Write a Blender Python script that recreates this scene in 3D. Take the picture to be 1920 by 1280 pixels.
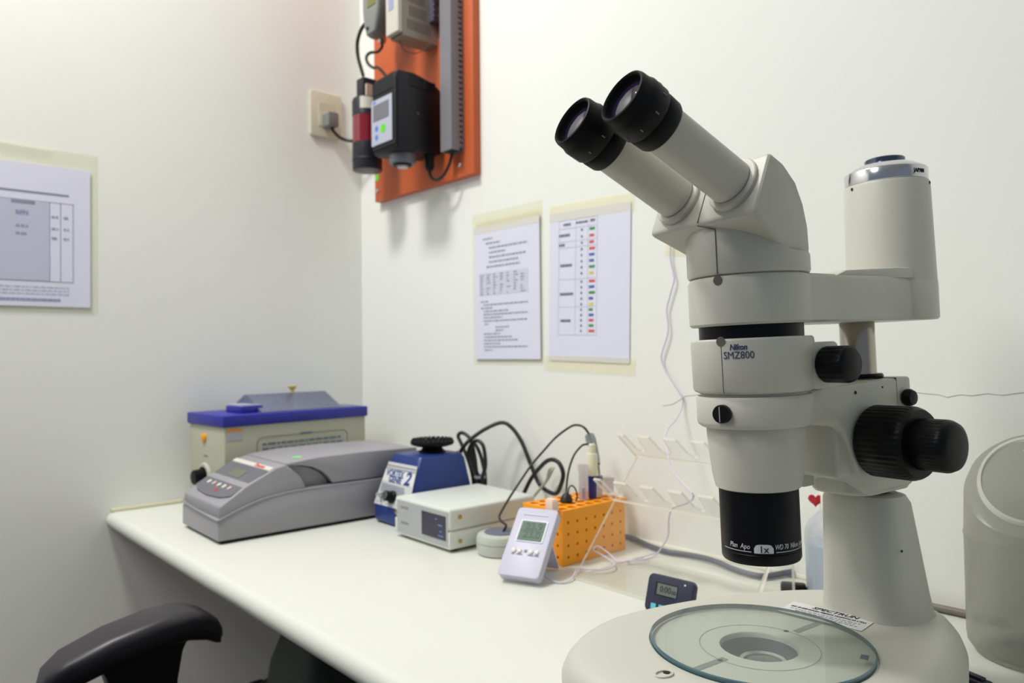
import bpy, bmesh, math, random
from mathutils import Vector, Matrix
random.seed(7)
for o in list(bpy.data.objects): bpy.data.objects.remove(o, do_unlink=True)
S = bpy.context.scene
COL = S.collection

# ------------------------------------------------------------------ camera
ZB = 0.75                                   # bench height
FPX = 1400.0                                # focal length in pixels of the 1920 px wide frame
CP = Vector((1.826, -1.074, 1.094))
YAW, PITCH, ROLL = math.radians(48.2), math.atan(20/1400), math.atan(0.010)
_f0 = Vector((-math.sin(YAW), math.cos(YAW), 0)); _r0 = Vector((math.cos(YAW), math.sin(YAW), 0)); _u0 = Vector((0, 0, 1))
CF = _f0*math.cos(PITCH) + _u0*math.sin(PITCH)
_u = _u0*math.cos(PITCH) - _f0*math.sin(PITCH)
CR = _r0*math.cos(ROLL) - _u*math.sin(ROLL)
CU = _u*math.cos(ROLL) + _r0*math.sin(ROLL)
cd = bpy.data.cameras.new('camera'); cam = bpy.data.objects.new('camera', cd); COL.objects.link(cam)
m = Matrix((CR, CU, -CF)).transposed().to_4x4(); m.translation = CP
cam.matrix_world = m
cd.sensor_width = 36; cd.lens = FPX/1920*36; cd.clip_start = 0.02
cd.dof.use_dof = True; cd.dof.focus_distance = 0.66; cd.dof.aperture_fstop = 7.0
S.camera = cam
S.view_settings.view_transform = 'Standard'; S.view_settings.look = 'None'
S.view_settings.gamma = 1; S.view_settings.use_curve_mapping = False
S.view_settings.exposure = -0.07

# ------------------------------------------------------------------ light
w = bpy.data.worlds.new('world'); S.world = w; w.use_nodes = True
w.node_tree.nodes['Background'].inputs[0].default_value = (0.74, 0.85, 1.0, 1)
w.node_tree.nodes['Background'].inputs[1].default_value = 0.27
def area(name, loc, aim, size, sizey, power, col, spread=180):
    l = bpy.data.lights.new(name, 'AREA'); l.shape = 'RECTANGLE'; l.size = size; l.size_y = sizey
    l.energy = power; l.color = col; l.spread = math.radians(spread)
    o = bpy.data.objects.new(name, l); COL.objects.link(o); o.location = loc
    o.rotation_euler = (Vector(aim)-Vector(loc)).to_track_quat('-Z', 'Y').to_euler()
    return o
# two ceiling lamps above the frame: both are mirrored in each eyepiece lens; the first throws the shadows under the
# orange board and the bench, the second, further into the room, lights the front of the microscope
area('ceiling_lamp_bench_offscreen', (0.46, -1.22, 3.05), (0.46, -1.22, 0), 0.34, 0.30, 37, (1, 0.985, 0.955))
area('ceiling_lamp_room_offscreen', (1.00, -2.40, 3.05), (1.00, -2.40, 0), 0.60, 1.20, 34, (1, 0.985, 0.955))

# ------------------------------------------------------------------ pixels to places
def ray(px, py): return CF + CR*((px-960)/FPX) - CU*((py-640)/FPX)
def onz(px, py, z=ZB): d = ray(px, py); return CP + d*((z-CP.z)/d.z)
def ony(px, py, y=0.0): d = ray(px, py); return CP + d*((y-CP.y)/d.y)
def onx(px, py, x=0.0): d = ray(px, py); return CP + d*((x-CP.x)/d.x)

# ------------------------------------------------------------------ materials
def lin(c): return tuple(((v/255)/12.92 if v/255 <= 0.04045 else ((v/255+0.055)/1.055)**2.4) for v in c)
MATS = {}
def mat(name, rgb, rough=0.5, metal=0.0, spec=0.5, bump=0.0, bscale=200, var=0.0, vscale=8, coat=0.0):
    if name in MATS: return MATS[name]
    mt = bpy.data.materials.new(name); mt.use_nodes = True; nt = mt.node_tree; b = nt.nodes['Principled BSDF']
    c = (*lin(rgb), 1)
    b.inputs['Base Color'].default_value = c; b.inputs['Roughness'].default_value = rough
    b.inputs['Metallic'].default_value = metal; b.inputs['Specular IOR Level'].default_value = spec
    b.inputs['Coat Weight'].default_value = coat
    tc = nt.nodes.new('ShaderNodeTexCoord')
    n = nt.nodes.new('ShaderNodeTexNoise'); n.inputs['Scale'].default_value = vscale; n.inputs['Detail'].default_value = 4
    nt.links.new(tc.outputs['Object'], n.inputs['Vector'])
    mr = nt.nodes.new('ShaderNodeMapRange'); v = max(var, 0.02)
    mr.inputs[3].default_value = 1-v; mr.inputs[4].default_value = 1+v
    nt.links.new(n.outputs['Fac'], mr.inputs[0])
    mx = nt.nodes.new('ShaderNodeVectorMath'); mx.operation = 'SCALE'; mx.inputs[0].default_value = c[:3]
    nt.links.new(mr.outputs[0], mx.inputs['Scale']); nt.links.new(mx.outputs[0], b.inputs['Base Color'])
    if bump:
        n2 = nt.nodes.new('ShaderNodeTexNoise'); n2.inputs['Scale'].default_value = bscale; n2.inputs['Detail'].default_value = 3
        nt.links.new(tc.outputs['Object'], n2.inputs['Vector'])
        bp = nt.nodes.new('ShaderNodeBump'); bp.inputs['Strength'].default_value = bump; bp.inputs['Distance'].default_value = 0.001
        nt.links.new(n2.outputs['Fac'], bp.inputs['Height']); nt.links.new(bp.outputs[0], b.inputs['Normal'])
    MATS[name] = mt
    return mt
def sheet(name, tint, base=0.05, edge=0.55, rough=0.03, haze=0.0, hazecol=(235, 235, 230)):
    """thin clear sheet: passes light straight on, mirrors a little, more at grazing angles, optional milky haze"""
    if name in MATS: return MATS[name]
    mt = bpy.data.materials.new(name); mt.use_nodes = True; nt = mt.node_tree; nt.nodes.clear()
    N = nt.nodes.new; out = N('ShaderNodeOutputMaterial')
    tr = N('ShaderNodeBsdfTransparent'); tr.inputs[0].default_value = (*lin(tint), 1)
    gl = N('ShaderNodeBsdfGlossy'); gl.inputs['Roughness'].default_value = rough
    lw = N('ShaderNodeLayerWeight'); lw.inputs[0].default_value = 0.5
    pw = N('ShaderNodeMath'); pw.operation = 'POWER'; pw.inputs[1].default_value = 4
    nt.links.new(lw.outputs['Facing'], pw.inputs[0])
    ma = N('ShaderNodeMath'); ma.operation = 'MULTIPLY_ADD'; ma.inputs[1].default_value = edge; ma.inputs[2].default_value = base
    nt.links.new(pw.outputs[0], ma.inputs[0])
    src = tr.outputs[0]
    if haze:
        df = N('ShaderNodeBsdfDiffuse'); df.inputs[0].default_value = (*lin(hazecol), 1)
        tl = N('ShaderNodeBsdfTranslucent'); tl.inputs[0].default_value = (*lin(hazecol), 1)
        m1 = N('ShaderNodeMixShader'); m1.inputs[0].default_value = 0.5
        nt.links.new(df.outputs[0], m1.inputs[1]); nt.links.new(tl.outputs[0], m1.inputs[2])
        m2 = N('ShaderNodeMixShader'); m2.inputs[0].default_value = haze
        nt.links.new(tr.outputs[0], m2.inputs[1]); nt.links.new(m1.outputs[0], m2.inputs[2]); src = m2.outputs[0]
    mx = N('ShaderNodeMixShader'); nt.links.new(ma.outputs[0], mx.inputs[0])
    nt.links.new(src, mx.inputs[1]); nt.links.new(gl.outputs[0], mx.inputs[2]); nt.links.new(mx.outputs[0], out.inputs[0])
    MATS[name] = mt
    return mt
WALL = mat('wall_paint', (236, 237, 231), 0.75, bump=0.12, bscale=260, var=0.03, vscale=3)
FLOOR = mat('floor_tile', (120, 108, 100), 0.5, var=0.1)
BENCH = mat('bench_laminate', (218, 220, 211), 0.38, var=0.015, bump=0.03, bscale=400)
CAULK = mat('caulk', (206, 200, 172), 0.7)
SCOPE = mat('scope_paint', (196, 195, 184), 0.42, bump=0.10, bscale=900, var=0.02)
SCOPEL = SCOPE
BLACKP = mat('black_plastic', (8, 8, 12), 0.4, spec=0.2)
BLACKM = mat('black_satin', (8, 8, 13), 0.35, spec=0.2)
BLACKR = mat('black_rubber', (9, 8, 13), 0.5, spec=0.22)
GAP = mat('dark_gap', (26, 24, 30), 0.8)
STEEL = mat('steel', (176, 168, 158), 0.22, 1.0)
CHROME = mat('chrome', (205, 205, 210), 0.15, 1.0)
BRASS = mat('brass_screw', (190, 165, 105), 0.3, 1.0)
INK = mat('ink_black', (38, 38, 44), 0.7)
INKBLUE = mat('ink_navy', (60, 62, 96), 0.6)
INKGREY = mat('ink_grey', (132, 134, 146), 0.7)
PAPER = mat('paper', (222, 222, 238), 0.8, var=0.02)
SLEEVE = sheet('plastic_sleeve', (255, 255, 252), 0.02, 0.2, 0.15, 0.10, (246, 245, 230))
TAPE = sheet('clear_tape', (255, 254, 249), 0.02, 0.2, 0.2, 0.10, (252, 250, 232))
WHITEP = mat('white_plastic', (226, 226, 222), 0.45)
PRINTW = mat('print_white', (196, 196, 200), 0.6)
LCD = mat('lcd', (112, 134, 120), 0.6, spec=0.1)

# ------------------------------------------------------------------ mesh builder
class MB:
    def __init__(s): s.bm = bmesh.new(); s.mats = []
    def _merge(s, t, M=None, mi=0):
        if M is not None: bmesh.ops.transform(t, matrix=M, verts=t.verts)
        me = bpy.data.meshes.new('tmp'); t.to_mesh(me); t.free()
        n0 = len(s.bm.faces); s.bm.from_mesh(me); bpy.data.meshes.remove(me)
        s.bm.faces.ensure_lookup_table()
        if mi:
            for f in s.bm.faces[n0:]: f.material_index = mi
        return s
    def box(s, x0, x1, y0, y1, z0, z1, bev=0, seg=2, M=None, mi=0, fn=None):
        t = bmesh.new(); bmesh.ops.create_cube(t, size=1)
        for v in t.verts: v.co = Vector(((x0+x1)/2+v.co.x*(x1-x0), (y0+y1)/2+v.co.y*(y1-y0), (z0+z1)/2+v.co.z*(z1-z0)))
        if fn:
            for v in t.verts: v.co = Vector(fn(v.co))
        if bev: bmesh.ops.bevel(t, geom=list(t.edges), offset=bev, segments=seg, profile=0.5, affect='EDGES', clamp_overlap=True)
        return s._merge(t, M, mi)
    def prism(s, pts, axis, a, b, bev=0, seg=2, M=None, mi=0):
        """polygon in the other two axes (cyclic order yz / xz / xy) pushed along axis from a to b"""
        def V(u, v, k):
            return Vector((k, u, v)) if axis == 'x' else Vector((u, k, v)) if axis == 'y' else Vector((u, v, k))
        t = bmesh.new()
        A = [t.verts.new(V(u, v, a)) for u, v in pts]; B = [t.verts.new(V(u, v, b)) for u, v in pts]
        t.faces.new(A); t.faces.new(B[::-1]); n = len(pts)
        for i in range(n): t.faces.new((A[i], B[i], B[(i+1) % n], A[(i+1) % n]))
        bmesh.ops.recalc_face_normals(t, faces=t.faces)
        if bev: bmesh.ops.bevel(t, geom=list(t.edges), offset=bev, segments=seg, profile=0.5, affect='EDGES', clamp_overlap=True)
        return s._merge(t, M, mi)
    def loft(s, rings, cap0=True, cap1=True, closed=True, M=None, mi=0):
        t = bmesh.new(); R = [[t.verts.new(Vector(p)) for p in r] for r in rings]; n = len(R[0])
        for a, b in zip(R, R[1:]):
            for i in range(n if closed else n-1): t.faces.new((a[i], a[(i+1) % n], b[(i+1) % n], b[i]))
        if cap0: t.faces.new(R[0][::-1])
        if cap1: t.faces.new(R[-1])
        bmesh.ops.recalc_face_normals(t, faces=t.faces)
        return s._merge(t, M, mi)
    def lathe(s, prof, seg=40, M=None, mi=0, cap=True):
        rings = [[(r*math.cos(2*math.pi*i/seg), r*math.sin(2*math.pi*i/seg), z) for i in range(seg)] for r, z in prof]
        return s.loft(rings, cap, cap, True, M, mi)
    def tube(s, pts, r, seg=8, sub=6, smooth=True, mi=0, closed=False):
        P = [Vector(p) for p in pts]
        if smooth and len(P) > 2:
            Q = []; n = len(P)
            for i in range(n-1 if not closed else n):
                g = (lambda k: P[k % n]) if closed else (lambda k: P[max(0, min(n-1, k))])
                p0, p1, p2, p3 = g(i-1), g(i), g(i+1), g(i+2)
                for k in range(sub):
                    u = k/sub
                    Q.append(0.5*((2*p1)+(p2-p0)*u+(2*p0-5*p1+4*p2-p3)*u*u+(3*p1-p0-3*p2+p3)*u**3))
            if not closed: Q.append(P[-1])
            P = Q
        rings = []; nrm = None
        for i, p in enumerate(P):
            a = P[i-1] if i else (P[-1] if closed else P[0]); b = P[(i+1) % len(P)] if (i < len(P)-1 or closed) else P[-1]
            d = (b-a)
            if d.length < 1e-9: d = Vector((0, 0, 1))
            d.normalize()
            if nrm is None: nrm = d.orthogonal().normalized()
            nrm = (nrm-d*nrm.dot(d))
            if nrm.length < 1e-6: nrm = d.orthogonal()
            nrm.normalize(); bn = d.cross(nrm)
            rings.append([p+(nrm*math.cos(2*math.pi*k/seg)+bn*math.sin(2*math.pi*k/seg))*r for k in range(seg)])
        if closed: rings.append(rings[0])
        return s.loft(rings, not closed, not closed, True, None, mi)
    def quad(s, a, b, c, d, mi=0):
        t = bmesh.new(); t.faces.new([t.verts.new(Vector(p)) for p in (a, b, c, d)]); return s._merge(t, None, mi)
    def o(s, name, mats, parent=None, smooth=35, M=None):
        if M is not None: bmesh.ops.transform(s.bm, matrix=M, verts=s.bm.verts)
        me = bpy.data.meshes.new(name); s.bm.to_mesh(me); s.bm.free()
        for mm in (mats if isinstance(mats, (list, tuple)) else [mats]): me.materials.append(mm)
        if smooth:
            me.polygons.foreach_set('use_smooth', [True]*len(me.polygons)); me.set_sharp_from_angle(angle=math.radians(smooth))
        ob = bpy.data.objects.new(name, me); COL.objects.link(ob)
        if parent: ob.parent = parent
        return ob
def tag(o, label, cat, group=None, kind=None):
    if label: o['label'] = label
    if cat: o['category'] = cat
    if group: o['group'] = group
    if kind: o['kind'] = kind
    return o
def struct(o, label=None, cat=None): o['kind'] = 'structure'; return tag(o, label, cat)
def thing(name, label, cat, loc=(0, 0, 0), rz=0, group=None):
    o = bpy.data.objects.new(name, None); COL.objects.link(o); o.location = loc; o.rotation_euler = (0, 0, rz)
    o.empty_display_size = 0.05
    return tag(o, label, cat, group)
T = Matrix.Translation
def R(deg, ax): return Matrix.Rotation(math.radians(deg), 4, ax)
def axM(p, d, up=(0, 0, 1)):
    """matrix whose z axis runs along d from p"""
    z = Vector(d).normalized(); u = Vector(up)
    if abs(z.dot(u.normalized())) > 0.99: u = Vector((0, 1, 0))
    x = u.cross(z).normalized(); y = z.cross(x)
    M = Matrix((x, y, z)).transposed().to_4x4(); M.translation = Vector(p); return M
def faceM(p, xdir, up):
    """matrix for flat print: x along xdir, y along up, z out of the surface"""
    x = Vector(xdir).normalized(); u = Vector(up); y = (u-x*u.dot(x)).normalized(); z = x.cross(y)
    M = Matrix((x, y, z)).transposed().to_4x4(); M.translation = Vector(p); return M
def text(name, s, size, mt, parent, M, bold=0.0, shear=0.0, cyl=None, ext=0.00015, width=None, align='CENTER'):
    cu = bpy.data.curves.new(name, 'FONT'); cu.body = s; cu.size = size; cu.align_x = align; cu.align_y = 'CENTER'
    cu.extrude = ext; cu.offset = bold; cu.shear = shear; cu.resolution_u = 3
    t = bpy.data.objects.new(name, cu); COL.objects.link(t)
    dg = bpy.context.evaluated_depsgraph_get(); dg.update()
    me = bpy.data.meshes.new_from_object(t.evaluated_get(dg)); bpy.data.objects.remove(t)
    if width and len(me.vertices):
        w_ = max(v.co.x for v in me.vertices)-min(v.co.x for v in me.vertices)
        for v in me.vertices: v.co.x *= width/w_
    if cyl:                                             # (radius, angle, z) wrap round an upright cylinder
        r, a0, z0 = cyl
        for v in me.vertices:
            a = a0+v.co.x/r; rr = r+v.co.z; v.co = Vector((rr*math.cos(a), rr*math.sin(a), z0+v.co.y))
    me.name = name; me.materials.clear(); me.materials.append(mt)
    o = bpy.data.objects.new(name, me); COL.objects.link(o); o.parent = parent
    if not cyl or M: o.matrix_basis = M
    return o
def rrect(hx, hy, r, n=5, cx=0, cy=0):
    pts = []
    for (sx, sy, a0) in ((1, 1, 0), (-1, 1, 90), (-1, -1, 180), (1, -1, 270)):
        for i in range(n+1):
            a = math.radians(a0+90*i/n); pts.append((cx+sx*(hx-r)+r*math.cos(a), cy+sy*(hy-r)+r*math.sin(a)))
    return pts

# ================================================================== the room
struct(MB().box(-0.12, 4.2, 0, 0.12, 0, 3.1).o('wall_back', WALL, smooth=0))
wb = bpy.data.objects['wall_back']
struct(MB().box(-0.12, 0, -3.2, 0, 0, 3.1).o('wall_left', WALL, smooth=0))
struct(MB().box(-0.12, 4.2, -3.2, 0.12, -0.1, 0).o('floor', FLOOR, smooth=0))
struct(MB().box(-0.12, 4.2, -3.2, 0.12, 3.1, 3.2).o('ceiling', WALL, smooth=0))
crk = MB()
crk.tube([ony(x, y, -0.0004) for x, y in [(1700, 733), (1735, 737), (1760, 739), (1776, 744), (1800, 739), (1823, 741), (1850, 737), (1880, 740), (1925, 734)]], 0.0005, 5, 3, False)
crk.o('crack', mat('crack_grey', (206, 206, 198), 0.9), wb)
crk = MB()
crk.tube([ony(x, y, -0.0004) for x, y in [(1243, 760), (1262, 757), (1285, 742), (1310, 739)]], 0.0005, 5, 3, False)
crk.o('crack', MATS['crack_grey'], wb)
# ---- bench
BY = -0.645
bench = thing('workbench', 'long white laminate worktop with a rounded front edge fixed along the wall', 'workbench', (1.3, -0.3, 0))
Mb = T((-1.3, 0.3, 0))
prof = [(-0.002, ZB-0.034), (-0.002, ZB)]
for i in range(9):
    a = math.radians(90-180*i/8); prof.append((BY+0.017-0.017*math.cos(a)*1.0, ZB-0.017+0.017*math.sin(a)))
MB().prism(prof, 'x', 0.002, 3.0, M=Mb).o('worktop', BENCH, bench)
for x in (1.75, 2.9):
    MB().box(x, x+0.03, BY+0.06, -0.002, 0, ZB-0.034, 0.002, M=Mb).o('support_panel', mat('bench_side', (205, 204, 196), 0.5), bench)
tr = MB().tube([(0.003, -0.003, ZB+0.003), (0.003, BY+0.01, ZB+0.003)], 0.005, 8, 1, False).o('trim_1', CAULK); struct(tr)
tr = MB().tube([(0.003, -0.003, ZB+0.002), (2.9, -0.003, ZB+0.002)], 0.004, 8, 1, False).o('trim_2', mat('caulk_pale', (224, 222, 208), 0.7)); struct(tr)

# ================================================================== microscope
PL = Vector((1.468, -0.459, ZB))
sc = thing('stereo_microscope', 'large cream grey stereo microscope with black eyepieces, black knobs and a round glass stage', 'microscope', PL, math.radians(-11))
def cr_closed(P, n):
    out = []; k = len(P)
    for i in range(k):
        p0, p1, p2, p3 = [Vector(P[(i+j) % k]) for j in (-1, 0, 1, 2)]
        for q in range(n):
            u = q/n; out.append(0.5*((2*p1)+(p2-p0)*u+(2*p0-5*p1+4*p2-p3)*u*u+(3*p1-p0-3*p2+p3)*u**3))
    return out
half = [(0.0, -0.160), (-0.05, -0.160), (-0.085, -0.142), (-0.110, -0.108), (-0.127, -0.06), (-0.128, 0.0), (-0.120, 0.06), (-0.104, 0.12), (-0.078, 0.175), (-0.045, 0.215), (-0.02, 0.228)]
outl = half+[(-x, y) for x, y in half[:0:-1]]
dense = cr_closed([(x, y, 0) for x, y in outl], 12)
NB = 96
def radial(off):
    """outline resampled by angle about the plate centre, grown by off"""
    res = []
    for i in range(NB):
        a = 2*math.pi*i/NB; d = Vector((math.cos(a), math.sin(a), 0)); best = None
        for p, q in zip(dense, dense[1:]+dense[:1]):
            e = q-p; den = d.x*e.y-d.y*e.x
            if abs(den) < 1e-12: continue
            t_ = (p.x*e.y-p.y*e.x)/den; u_ = (p.x*d.y-p.y*d.x)/den
            if t_ > 0 and -1e-6 <= u_ <= 1+1e-6: best = t_ if best is None else max(best, t_)
        res.append(d*(best+off))
    return res
def ringz(off, z): return [(p.x, p.y, z) for p in radial(off)]
def circ(r, z, n=NB, cx=0, cy=0): return [(cx+r*math.cos(2*math.pi*i/n), cy+r*math.sin(2*math.pi*i/n), z) for i in range(n)]
b = MB(); b.loft([ringz(0.002, 0.004), ringz(0.010, 0.010), ringz(0.012, 0.046), ringz(0.010, 0.0485)], True, True)
b.o('base', SCOPE, sc)
MB().loft([ringz(0.006, 0.0485), ringz(0.006, 0.0505)], True, True).o('base_seam', SCOPE, sc)
bc = MB(); bc.loft([ringz(0.010, 0.0505), ringz(0.012, 0.053), ringz(0.012, 0.060), ringz(0.008, 0.069), ringz(0.002, 0.0755), ringz(-0.006, 0.0785), ringz(-0.014, 0.0793),
         circ(0.0975, 0.0795), circ(0.0973, 0.0770), circ(0.0345, 0.0770), circ(0.0335, 0.0755), circ(0.0335, 0.052)], False, True)
bcover = bc.o('base_cover', SCOPE, sc)
for fx, fy in ((-0.09, -0.11), (0.09, -0.11), (-0.08, 0.13), (0.08, 0.13)):
    MB().lathe([(0.011, 0.0), (0.011, 0.006)], 16, T((fx, fy, 0))).o('rubber_foot', BLACKR, sc)
MB().loft([circ(0.0332, 0.0725), circ(0.0332, 0.0530), circ(0.0330, 0.0530), circ(0.001, 0.0530)], False, True).o('lamp_well', mat('well_grey', (112, 110, 118), 0.5), sc)
MB().lathe([(0.0225, 0.055), (0.0235, 0.0585), (0.020, 0.0612), (0.017, 0.060), (0.0165, 0.057)], 40, T((0.010, -0.006, 0.0085))).o('lens_ring', mat('lens_ring_grey', (170, 170, 168), 0.2, 0.6), sc)
MB().lathe([(0.0165, 0.057), (0.014, 0.0605), (0.008, 0.0625), (0.0005, 0.063)], 32, T((0.010, -0.006, 0.0085))).o('condenser_lens', sheet('lens_glass', (225, 230, 230), 0.12, 0.6, 0.02), sc)
# etched ring, clip slots and screws under the glass
MB().loft([circ(0.0515, 0.0772), circ(0.0525, 0.0772)], False, False).o('etched_ring', mat('etch_grey', (148, 148, 142), 0.6), sc)
SLOT = mat('slot_shade', (128, 128, 126), 0.6)  # flat grey painted in for the shade inside the recessed slots
for (a, r0, r1) in ((math.radians(274), 0.046, 0.088), (math.radians(95), 0.056, 0.094)):
    d = Vector((math.cos(a), math.sin(a), 0)); q = Vector((-d.y, d.x, 0))*0.0034
    MB().quad(d*r0-q+Vector((0, 0, .0773)), d*r1-q+Vector((0, 0, .0773)), d*r1+q+Vector((0, 0, .0773)), d*r0+q+Vector((0, 0, .0773))).o('clip_slot', SLOT, bcover)
for x, y in ((0.004, -0.053), (-0.011, 0.050)):
    MB().lathe([(0.0024, 0.0770), (0.0024, 0.0774)], 12, T((x, y, 0))).o('screw', GAP, bcover)
GLASS = sheet('stage_glass', (244, 249, 246), 0.06, 0.55, 0.03, 0.09, (205, 212, 206))
GEDGE = mat('glass_edge', (70, 100, 108), 0.15)
pl = MB(); NPL = 96
pl.loft([circ(0.0962, 0.0782, NPL), circ(0.0966, 0.0825, NPL)], False, False, mi=1)
pl.loft([circ(0.0966, 0.0825, NPL), circ(0.0950, 0.0832, NPL)], False, False, mi=1)
pl.loft([circ(0.0950, 0.0832, NPL), circ(0.0005, 0.0832, NPL)], False, True)
plate = pl.o('stage_plate', [GLASS, GEDGE], sc)
plate['label'] = 'round clear green glass stage plate'
dm = Vector((0.075, 0.043, 0.0834))
MB().box(-0.0032, 0.0032, -0.0048, 0.0048, 0, 0.0004, M=T(dm) @ R(28, 'Z')).o('plate_mark', mat('mark_grey', (96, 98, 108), 0.5), plate)
# finger notch at the plate rim
fn_ = MB().lathe([(0.0064, 0.0785), (0.0064, 0.0806), (0.0058, 0.0810), (0.0052, 0.0806), (0.0052, 0.0792), (0.0005, 0.0792)], 20, T((0.004, -0.117, 0)) @ Matrix.Scale(1.4, 4, (0, 1, 0))).o('finger_notch', SCOPE, bcover)
MB().lathe([(0.0028, 0.0795), (0.0028, 0.0802)], 14, T((0.002, -0.1125, 0))).o('notch_hole', GAP, bcover)
for x, y in ((-0.085, 0.075), (0.083, 0.095), (0.062, 0.160)):
    MB().lathe([(0.0022, 0.0780), (0.0022, 0.0800)], 12, T((x, y, -0.001 if y < .1 else -.0012))).o('set_screw', GAP, bcover)
# service label
Ml = T((-0.0125, 0.1105, 0.0799)) @ R(14, 'Z')
lab = MB().box(-0.041, 0.041, -0.0185, 0.0185, 0, 0.0003, M=Ml).o('service_label', mat('label_white', (214, 214, 214), 0.4), sc); lab['label'] = 'white service sticker on the base'
text('lettering', 'SPECTRUN', 0.0095, INK, lab, Ml @ T((0.004, 0.0125, 0.0004)), bold=0.0002, shear=0.25, width=0.046)
text('lettering', 'BIO ENGENHARIA MEDICA HOSPITALAR LTDA', 0.0046, INK, lab, Ml @ T((0.0, 0.0042, 0.0004)), bold=0.0001, shear=0.2, width=0.074)
tl = MB()
for row, (yy, x0, x1) in enumerate(((-0.002, -0.035, 0.034), (-0.0065, -0.028, 0.03), (-0.011, -0.02, 0.034))):
    x = x0
    while x < x1:
        l = random.uniform(0.002, 0.006); tl.quad((x, yy-.0011, 0), (min(x+l, x1), yy-.0011, 0), (min(x+l, x1), yy+.0011, 0), (x, yy+.0011, 0)); x += l+0.0012
tl.o('small_print', INKGREY, lab, 0, Ml @ T((0, 0, 0.0004)))
# ---- column, post
def rr3(hx, y0, y1, r, z): return [(x, y, z) for x, y in rrect(hx, (y1-y0)/2, r, 6, 0, (y0+y1)/2)]
c = MB(); c.loft([rr3(0.048, 0.131, 0.221, 0.028, 0.0775), rr3(0.046, 0.132, 0.218, 0.027, 0.0815), rr3(0.045, 0.133, 0.215, 0.026, 0.090), rr3(0.044, 0.133, 0.212, 0.025, 0.10), rr3(0.039, 0.129, 0.189, 0.022, 0.192), rr3(0.0365, 0.132, 0.184, 0.021, 0.1995), rr3(0.030, 0.137, 0.179, 0.019, 0.2015)])
colm = c.o('column', SCOPE, sc)
MB().lathe([(0.0012, 0), (0.0012, 0.0008)], 10, axM((0.0425, 0.150, 0.150), (1, 0, 0.06))).o('set_screw', GAP, colm)
YP = 0.155
MB().lathe([(0.0245, 0.2010), (0.0245, 0.2050), (0.021, 0.208)], 32, T((0, YP, 0))).o('column_collar', BLACKM, sc)
MB().lathe([(0.0165, 0.205), (0.0165, 0.398), (0.0155, 0.400)], 40, T((0, YP, 0))).o('post', STEEL, sc)
MB().lathe([(0.022, 0.3125), (0.0225, 0.3145), (0.0215, 0.3165), (0.0175, 0.3168)], 36, T((0, YP, 0))).o('post_ring', BLACKM, sc)
# ---- focus mount
fm = MB()
gus = [(0.030, 0.3085), (0.187, 0.3125), (0.190, 0.222), (0.182, 0.206), (0.112, 0.2045), (0.104, 0.212), (0.092, 0.238), (0.078, 0.268), (0.070, 0.278), (0.058, 0.2830), (0.030, 0.2810)]
fm.prism(gus, 'x', -0.034, 0.034, 0.003, 3)
mount = fm.o('focus_mount', SCOPE, sc)
MB().box(-0.027, 0.027, 0.075, 0.17, 0.222, 0.287, 0.006, 3).o('mount_housing', SCOPEL, sc)
MB().loft([rr3(0.031, 0.104, 0.192, 0.02, 0.2025), rr3(0.032, 0.102, 0.194, 0.02, 0.2055), rr3(0.032, 0.102, 0.194, 0.02, 0.232)]).o('post_clamp', SCOPEL, sc)
MB().box(-0.033, -0.012, 0.078, 0.094, 0.210, 0.262, 0.002, 2).o('stop_block', SCOPE, sc)
MB().box(-0.0342, 0.0342, 0.1628, 0.1632, 0.235, 0.3125).o('mount_seam', mat('seam_shade_grey', (120, 118, 108), 0.7), mount)  # proud grey strip, shade of the mount joint put into its colour
for yy, zz, rr_ in ((0.098, 0.306, 0.0016), (0.140, 0.3085, 0.0009)):
    MB().lathe([(rr_, 0), (rr_, 0.0006)], 10, axM((0.034, yy, zz-0.004), (1, 0, 0))).o('set_screw', GAP, mount)
for zz, rr_ in ((0.292, 0.0085), (0.266, 0.0075)):
    MB().lathe([(rr_*0.8, 0), (rr_, 0.002), (rr_, 0.006), (rr_*0.8, 0.009), (0.001, 0.0098)], 24, axM((0.034, 0.176, zz), (1, 0, 0))).o('clamp_screw', BLACKP, sc)
# knurled knobs
def knurl(r, prof, n, depth, M, name, mt):
    seg = n*4; rings = []
    for rr_, z, k in prof:
        rings.append([((rr_-(depth if (i % 4) in (0,) and k else 0))*math.cos(2*math.pi*i/seg), (rr_-(depth if (i % 4) in (0,) and k else 0))*math.sin(2*math.pi*i/seg), z) for i in range(seg)])
    return MB().loft(rings, M=M).o(name, mt, sc, 50)
for sgn in (1, -1):
    MK = axM((0.033*sgn, 0.120, 0.2555), (sgn, 0, 0))
    kp = [(0.028, 0.0, 0), (0.0318, 0.003, 0), (0.0335, 0.006, 1), (0.0335, 0.042, 1), (0.0322, 0.046, 0), (0.0305, 0.0485, 0), (0.024, 0.0490, 0)]
    knurl(0.0335, kp, 40, 0.0010, MK, 'coarse_focus_knob', BLACKP)
    kf = [(0.0225, 0.0485, 0), (0.0232, 0.0500, 1), (0.0232, 0.072, 1), (0.0228, 0.074, 0), (0.0205, 0.0785, 0), (0.016, 0.0803, 0), (0.004, 0.0808, 0), (0.001, 0.0808, 0)]
    knurl(0.0235, kf, 40, 0.0006, MK, 'fine_focus_knob', BLACKP)
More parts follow.
